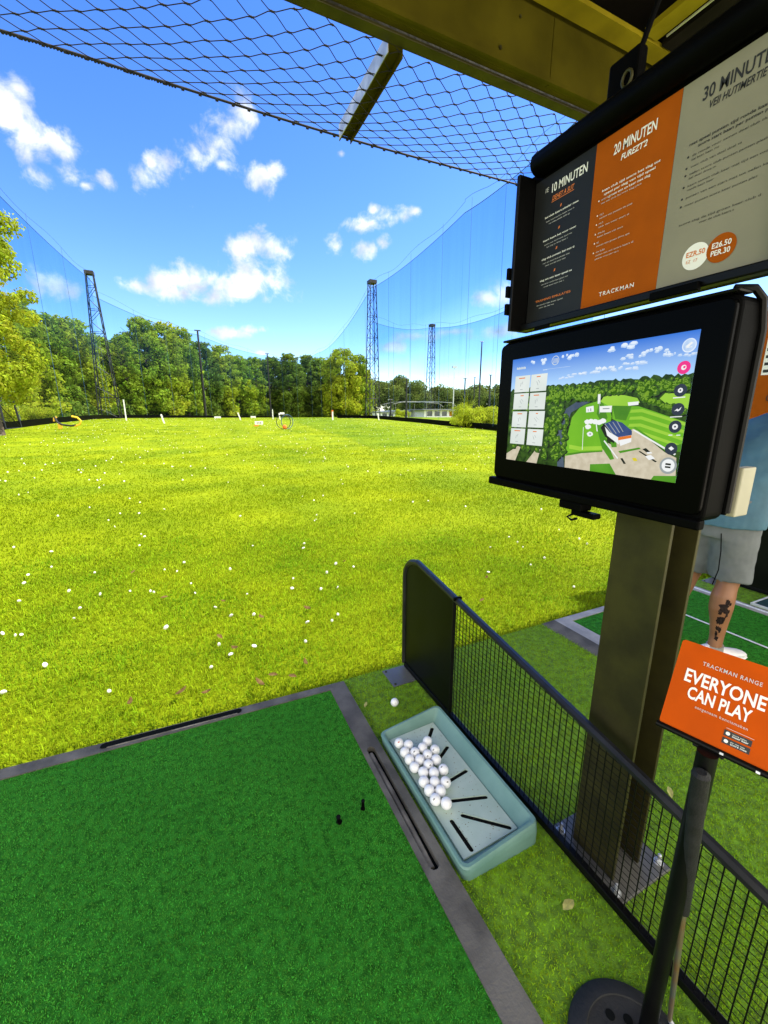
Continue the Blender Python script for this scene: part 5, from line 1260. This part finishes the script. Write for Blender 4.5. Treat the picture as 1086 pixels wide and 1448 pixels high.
# cage of thin tubes in front
t = empty('practice_cage', (44, 76, tz(44, 76)), 'thin curved tube frame of a practice cage before the white buildings', 'frame')
z = tz(44, 76)
fr = MB()
for y in (74, 79): fr.tube([(36.5, y, z+2.6), (39, y, z+3.1), (45, y, z+3.15), (50, y, z+3.0), (51.2, y, z+2.2)], .05, 5)
for x in (37, 44, 50.5): fr.tube([(x, 74, z), (x, 74, z+2.8)], .05, 5); fr.tube([(x, 79, z), (x, 79, z+2.8)], .05, 5)
for x in (39, 45): fr.tube([(x, 74, z+3.1), (x, 79, z+3.1)], .05, 5)
fr.build('tube_frame', M['roofgrey'], t)

def leaf_cloud(blobs, per, size, seed, squash=.75):
    """leaf-sized quads spread through and over a set of blobs (centre, radius); returns V, F"""
    r = np.random.default_rng(seed); Vs = []
    for c, R_ in blobs:
        n = max(20, int(per*(R_**2)))
        d = r.normal(size=(n, 3)); d /= np.linalg.norm(d, axis=1)[:, None]
        rad = R_*(1-.55*r.random(n)**2.2)*(1+.12*r.normal(size=n))
        p = np.array(c)+d*rad[:, None]*np.array([1, 1, squash])
        nrm = d*1.0+r.normal(size=(n, 3))*.75+np.array([0, 0, .35]); nrm /= np.linalg.norm(nrm, axis=1)[:, None]
        u = np.cross(nrm, r.normal(size=(n, 3))); u /= np.linalg.norm(u, axis=1)[:, None]; w = np.cross(nrm, u)
        s = size*(.55+.9*r.random(n))[:, None]
        droop = np.array([0, 0, -1])*s*.25
        Vs.append(np.stack([p-u*s*.62+droop, p-w*s*.34, p+u*s*.62+droop, p+w*s*.34], 1))
    V = np.concatenate(Vs).reshape(-1, 3); F = np.arange(len(V)).reshape(-1, 4)
    return V, F
def crown_blobs(H, R_, seed, low=.12, n=46, peak=.45):
    r = random.Random(seed); out_ = []
    for i in range(n):
        t_ = low+(1-low)*((i+r.random())/n)
        pr = R_*max(.12, 1-((t_-peak)/(1.04-peak if t_ > peak else peak+.25))**2)**.55
        a_ = i*2.4+r.uniform(-.5, .5); rr = pr*r.uniform(.35, .95)
        br = R_*r.uniform(.15, .37)*(1.1-.42*t_)
        out_.append(((rr*math.cos(a_), rr*math.sin(a_), min(t_*H, H-br*.55)), br))
    return out_
def trunk(H, R_, seed, r0=.28):
    r = random.Random(seed); m = MB()
    pts = [(0, 0, -.3)]+[(r.uniform(-.25, .25)*k, r.uniform(-.25, .25)*k, H*.17*k) for k in range(1, 6)]
    m.tube(pts, [r0*1.25, r0, r0*.85, r0*.65, r0*.4, r0*.15], 8)
    for k in range(9):
        f = r.uniform(.18, .75); a_ = r.uniform(0, 6.3); b = Vector((0, 0, H*f)); L = R_*r.uniform(.6, .95)
        m.tube([b, b+Vector((math.cos(a_)*L*.5, math.sin(a_)*L*.5, H*.05)), b+Vector((math.cos(a_)*L, math.sin(a_)*L, H*.13))], [r0*.42, r0*.26, r0*.08], 5)
    return m
PROTO = []
def proto(kind, H, R_, low, m, seed, per=88, size=.44, n=125, peak=.45):
    V, F = leaf_cloud(crown_blobs(H, R_, seed, low, n, peak), per, size, seed)
    c = np_mesh('crown', V, F, m); tr = trunk(H, R_, seed).build('trunk', M['bark'], None, smooth=True)
    me, mt_ = c.data, tr.data; bpy.data.objects.remove(c); bpy.data.objects.remove(tr); return me, mt_, H
PR = {'mid': proto('mid', 20, 4.6, .10, M['leafA'], 3), 'bright': proto('bright', 20, 4.3, .06, M['leafB'], 5), 'dark': proto('dark', 20, 4.4, .05, M['leafC'], 8),
      'slim': proto('slim', 22, 3.2, .08, M['leafA'], 13, peak=.35), 'round': proto('round', 18, 5.6, .08, M['leafB'], 21, peak=.55), 'dark2': proto('dark2', 21, 5.0, .04, M['leafC'], 34, peak=.5)}
def tree(kind, x, y, h, label, rot=None, wide=1.0, name='leafy_tree'):
    me, mt_, H = PR[kind]; s = h/H; t = empty(name, (x, y, tz(x, y)), label, 'tree', 'trees round the field')
    t.scale = (s*wide, s*wide, s); t.rotation_euler.z = rot if rot is not None else random.random()*6.3
    for nm, d in (('crown', me), ('trunk', mt_)):
        o = bpy.data.objects.new(nm, d); COL.objects.link(o); o.parent = t
TREES = [
 ('bright', -18.4, 69, 14.2, 'yellow green tree just right of the lattice mast at the left edge', 1.15),
 ('mid', -19.5, 86, 15.6, 'mid green tree left of the tall left lattice mast', 1.1),
 ('round', -17.6, 92.5, 16.2, 'broad yellow green tree right behind the tall left lattice mast', 1.0),
 ('mid', -16.0, 110, 16.2, 'mid green tree low behind the right leg of the left lattice mast', 1.1),
 ('bright', -13.8, 118, 15.8, 'rounded yellow green tree seen through the right legs of the left lattice mast', 1.2),
 ('slim', -10.8, 106, 16.3, 'slender green tree rising just right of the left lattice mast', 1.15),
 ('mid', -7.4, 112, 20.8, 'tallest green tree between the left lattice mast and the next net pole', 1.0),
 ('bright', -3.5, 116, 21.0, 'tall bright green tree left of the second net pole', .95),
 ('mid', .4, 124, 21.6, 'tall green tree directly left of the second net pole', .95),
 ('dark', 5.0, 134, 20.0, 'dark green tree right behind the second net pole', 1.0),
 ('bright', 10.6, 140, 20.4, 'bright green tree right of the second net pole', 1.0),
 ('mid', 15.9, 146, 18.6, 'lower green tree midway between the two net poles', 1.1),
 ('slim', 22.9, 158, 20.0, 'narrow green tree left of the thin central net pole', 1.2),
 ('dark', 31.0, 168, 21.5, 'dark tree right behind the thin central net pole', 1.0),
 ('dark2', 36.7, 164, 22.4, 'broad dark tree right of the thin central net pole', .95),
 ('dark', 45.4, 170, 23.0, 'dark green tree left of the bright tree by the right mast', 1.0),
 ('mid', 51.0, 172, 22.6, 'green tree between the dark trees and the right mast', 1.0),
 ('round', 55.8, 158, 24.4, 'big rounded light green tree left of the right lattice mast', .85),
 ('mid', 63.5, 160, 23.0, 'green tree standing behind the right lattice mast', .9),
 ('dark', -25.9, 104, 18.0, 'dark tree in the second row behind the left edge', 1.1),
 ('mid', -21.5, 106, 17.6, 'green tree in the second row left of the left lattice mast', 1.1),
 ('dark', -17.8, 120, 17.4, 'dark tree in the second row behind the left lattice mast', 1.1),
 ('dark', -7.0, 130, 21.6, 'dark tree deep behind the tallest left trees', 1.0),
 ('dark2', -1.6, 138, 21.4, 'dark tree filling the gap behind the bright tall tree', 1.0),
 ('dark', 8.4, 152, 20.2, 'dark tree in the second row behind the second net pole', 1.1),
 ('dark2', 21.0, 172, 20.0, 'dark tree in the second row left of the thin central pole', 1.1),
 ('dark2', 40.5, 182, 21.6, 'dark tree at the back of the central dark group', 1.1),
 ('dark', 58.0, 180, 23.0, 'dark tree behind the big rounded tree', 1.0),
 ('round', -20.5, 64, 12.6, 'bushy yellow green tree low at the left edge', 1.1),
 ('dark', -24.0, 72, 14.0, 'dark tree behind the bushy tree at the left edge', 1.2),
 ('bright', 71.0, 172, 19.0, 'green tree right of the right lattice mast before the far wood', 1.0)]
TREES += [('dark2', 26.0, 176, 21.5, 'dark tree closing the gap right behind the thin central pole', 1.3), ('dark', 33.5, 180, 21.8, 'dark tree deep between the thin central pole and the dark group', 1.3), ('dark2', 49.0, 184, 22.6, 'dark tree deep behind the green tree by the right mast', 1.3), ('dark', 15.0, 164, 20.4, 'dark tree deep behind the low tree between the poles', 1.3), ('dark2', -13.0, 126, 18.5, 'dark tree deep behind the right legs of the left mast', 1.3)]
for k, x, y, h, lb, w_ in TREES: tree(k, x, y, h*1.04, lb, wide=w_*(1.15 if y > 130 else 1.05))
# near tree at the left edge, leaves large enough to read one by one
H_, R_ = 14.6, 3.1
V, F = leaf_cloud(crown_blobs(H_, R_, 55, .18, 60, .6), 560, .19, 55)
t = empty('near_tree', (-11.0, 34, tz(-11.0, 34)), 'tall yellow green tree reaching up the left edge of the photograph', 'tree')
np_mesh('crown', V+np.array([-11.0, 34, tz(-11.0, 34)]), F, M['leafB'], t)
tm = trunk(H_, R_, 55, .4); tm.v = [(a_-11.0, b+34, c+tz(-11.0, 34)) for a_, b, c in tm.v]; tm.build('trunk', M['bark'], t, smooth=True)
# bushes by the right net
def bush(x, y, rx, h, label, seed, m='bushy', spiky=0):
    z = tz(x, y); t = empty('shrub', (x, y, z), label, 'shrub', 'shrubs by the right net'); r = random.Random(seed)
    bl = [((x+r.uniform(-rx, rx), y+r.uniform(-1, 1), z+h*r.uniform(.15, .72)), h*r.uniform(.22, .38)) for _ in range(18)]
    V, F = leaf_cloud(bl, 900, .11, seed, .8); np_mesh('foliage', V, F, M[m], t)
    st_ = MB()
    for i in range(6): st_.tube([(x+r.uniform(-.3, .3), y, z-.1), (x+r.uniform(-rx, rx)*.7, y+r.uniform(-.5, .5), z+h*.6)], [.05, .015], 5)
    st_.build('stem', M['bark'], t)
    if spiky:
        sp = MB()
        for i in range(spiky):
            a_ = r.uniform(-1.2, 1.2); L = h*r.uniform(.5, .8); b = Vector((x+r.uniform(-.3, .3), y, z+h*.7))
            e_ = b+Vector((math.sin(a_)*L, r.uniform(-.3, .3), math.cos(a_)*L)); sp.tube([b, b.lerp(e_, .5)+Vector((0, 0, .05)), e_], [.05, .05, .006], 4, squash=(1, .25))
        sp.build('frond', M['bushy'], t)
bush(24.6, 34.5, 1.7, 1.5, 'low rounded yellow green shrub furthest left by the right board', 2)
bush(26.2, 34.0, 1.9, 2.1, 'large yellow green shrub beside the screen edge', 4)
bush(27.9, 34.6, 1.7, 2.3, 'yellow green shrub partly hidden behind the screen', 6)
bush(29.6, 40.5, 1.1, 2.6, 'spiky shrub with long fronds rising above the other shrubs', 8, spiky=22)
bush(38.5, 74, 1.2, 1.9, 'small bright shrub in front of the long white building', 9)
bush(30.5, 60, 1.0, .8, 'low green cushion shrub right of the mast foot', 12)
bush(-15.2, 47, 1.6, 2.2, 'bright undergrowth shrub beside the left edge mast', 15, 'leafB')
bush(-14.6, 56, 1.5, 1.8, 'low bright shrub under the trees near the left board', 16, 'leafB')
# far wood on the right: one mass
r = random.Random(77); bl = []
for i in range(760):
    x = r.uniform(62, 260); y = 175+.12*(x-62)+r.uniform(-6, 30)
    hmax = 15.5+2*math.sin(x*.09)+2.0*r.random()-.012*(x-62)
    z = hmax*r.random()**.6*.95; bl.append(((x, y, z), r.uniform(1.5, 3.6)))
V, F = leaf_cloud(bl, 26, .85, 78, .8)
tag(np_mesh('far_wood', V, F, M['leafFar']), 'far wood closing the view behind the clubhouse', 'wood', kind='stuff')
# undergrowth at the foot of the left hand trees
bl = []
for i in range(430):
    f = r.random()**.8; pts = [(-19, 40), (-17.5, 92), (-10, 112), (4, 132), (30, 168), (66, 172)]
    k = min(int(f*5), 4); g_ = f*5-k; x = pts[k][0]+(pts[k+1][0]-pts[k][0])*g_+r.uniform(-2.5, 2.5); y = pts[k][1]+(pts[k+1][1]-pts[k][1])*g_+r.uniform(-2, 4)
    bl.append(((x, y, tz(x, y)+r.uniform(.3, 2.2 if y < 118 else 4.6)), r.uniform(.9, 1.9)*(1 if y < 118 else 1.25)))
V, F = leaf_cloud(bl, 60, .40, 79, .8)
tag(np_mesh('undergrowth', V, F, M['leafC']), 'dark undergrowth at the foot of the trees', 'undergrowth', kind='stuff')
bpy.data.objects.remove(_fo)
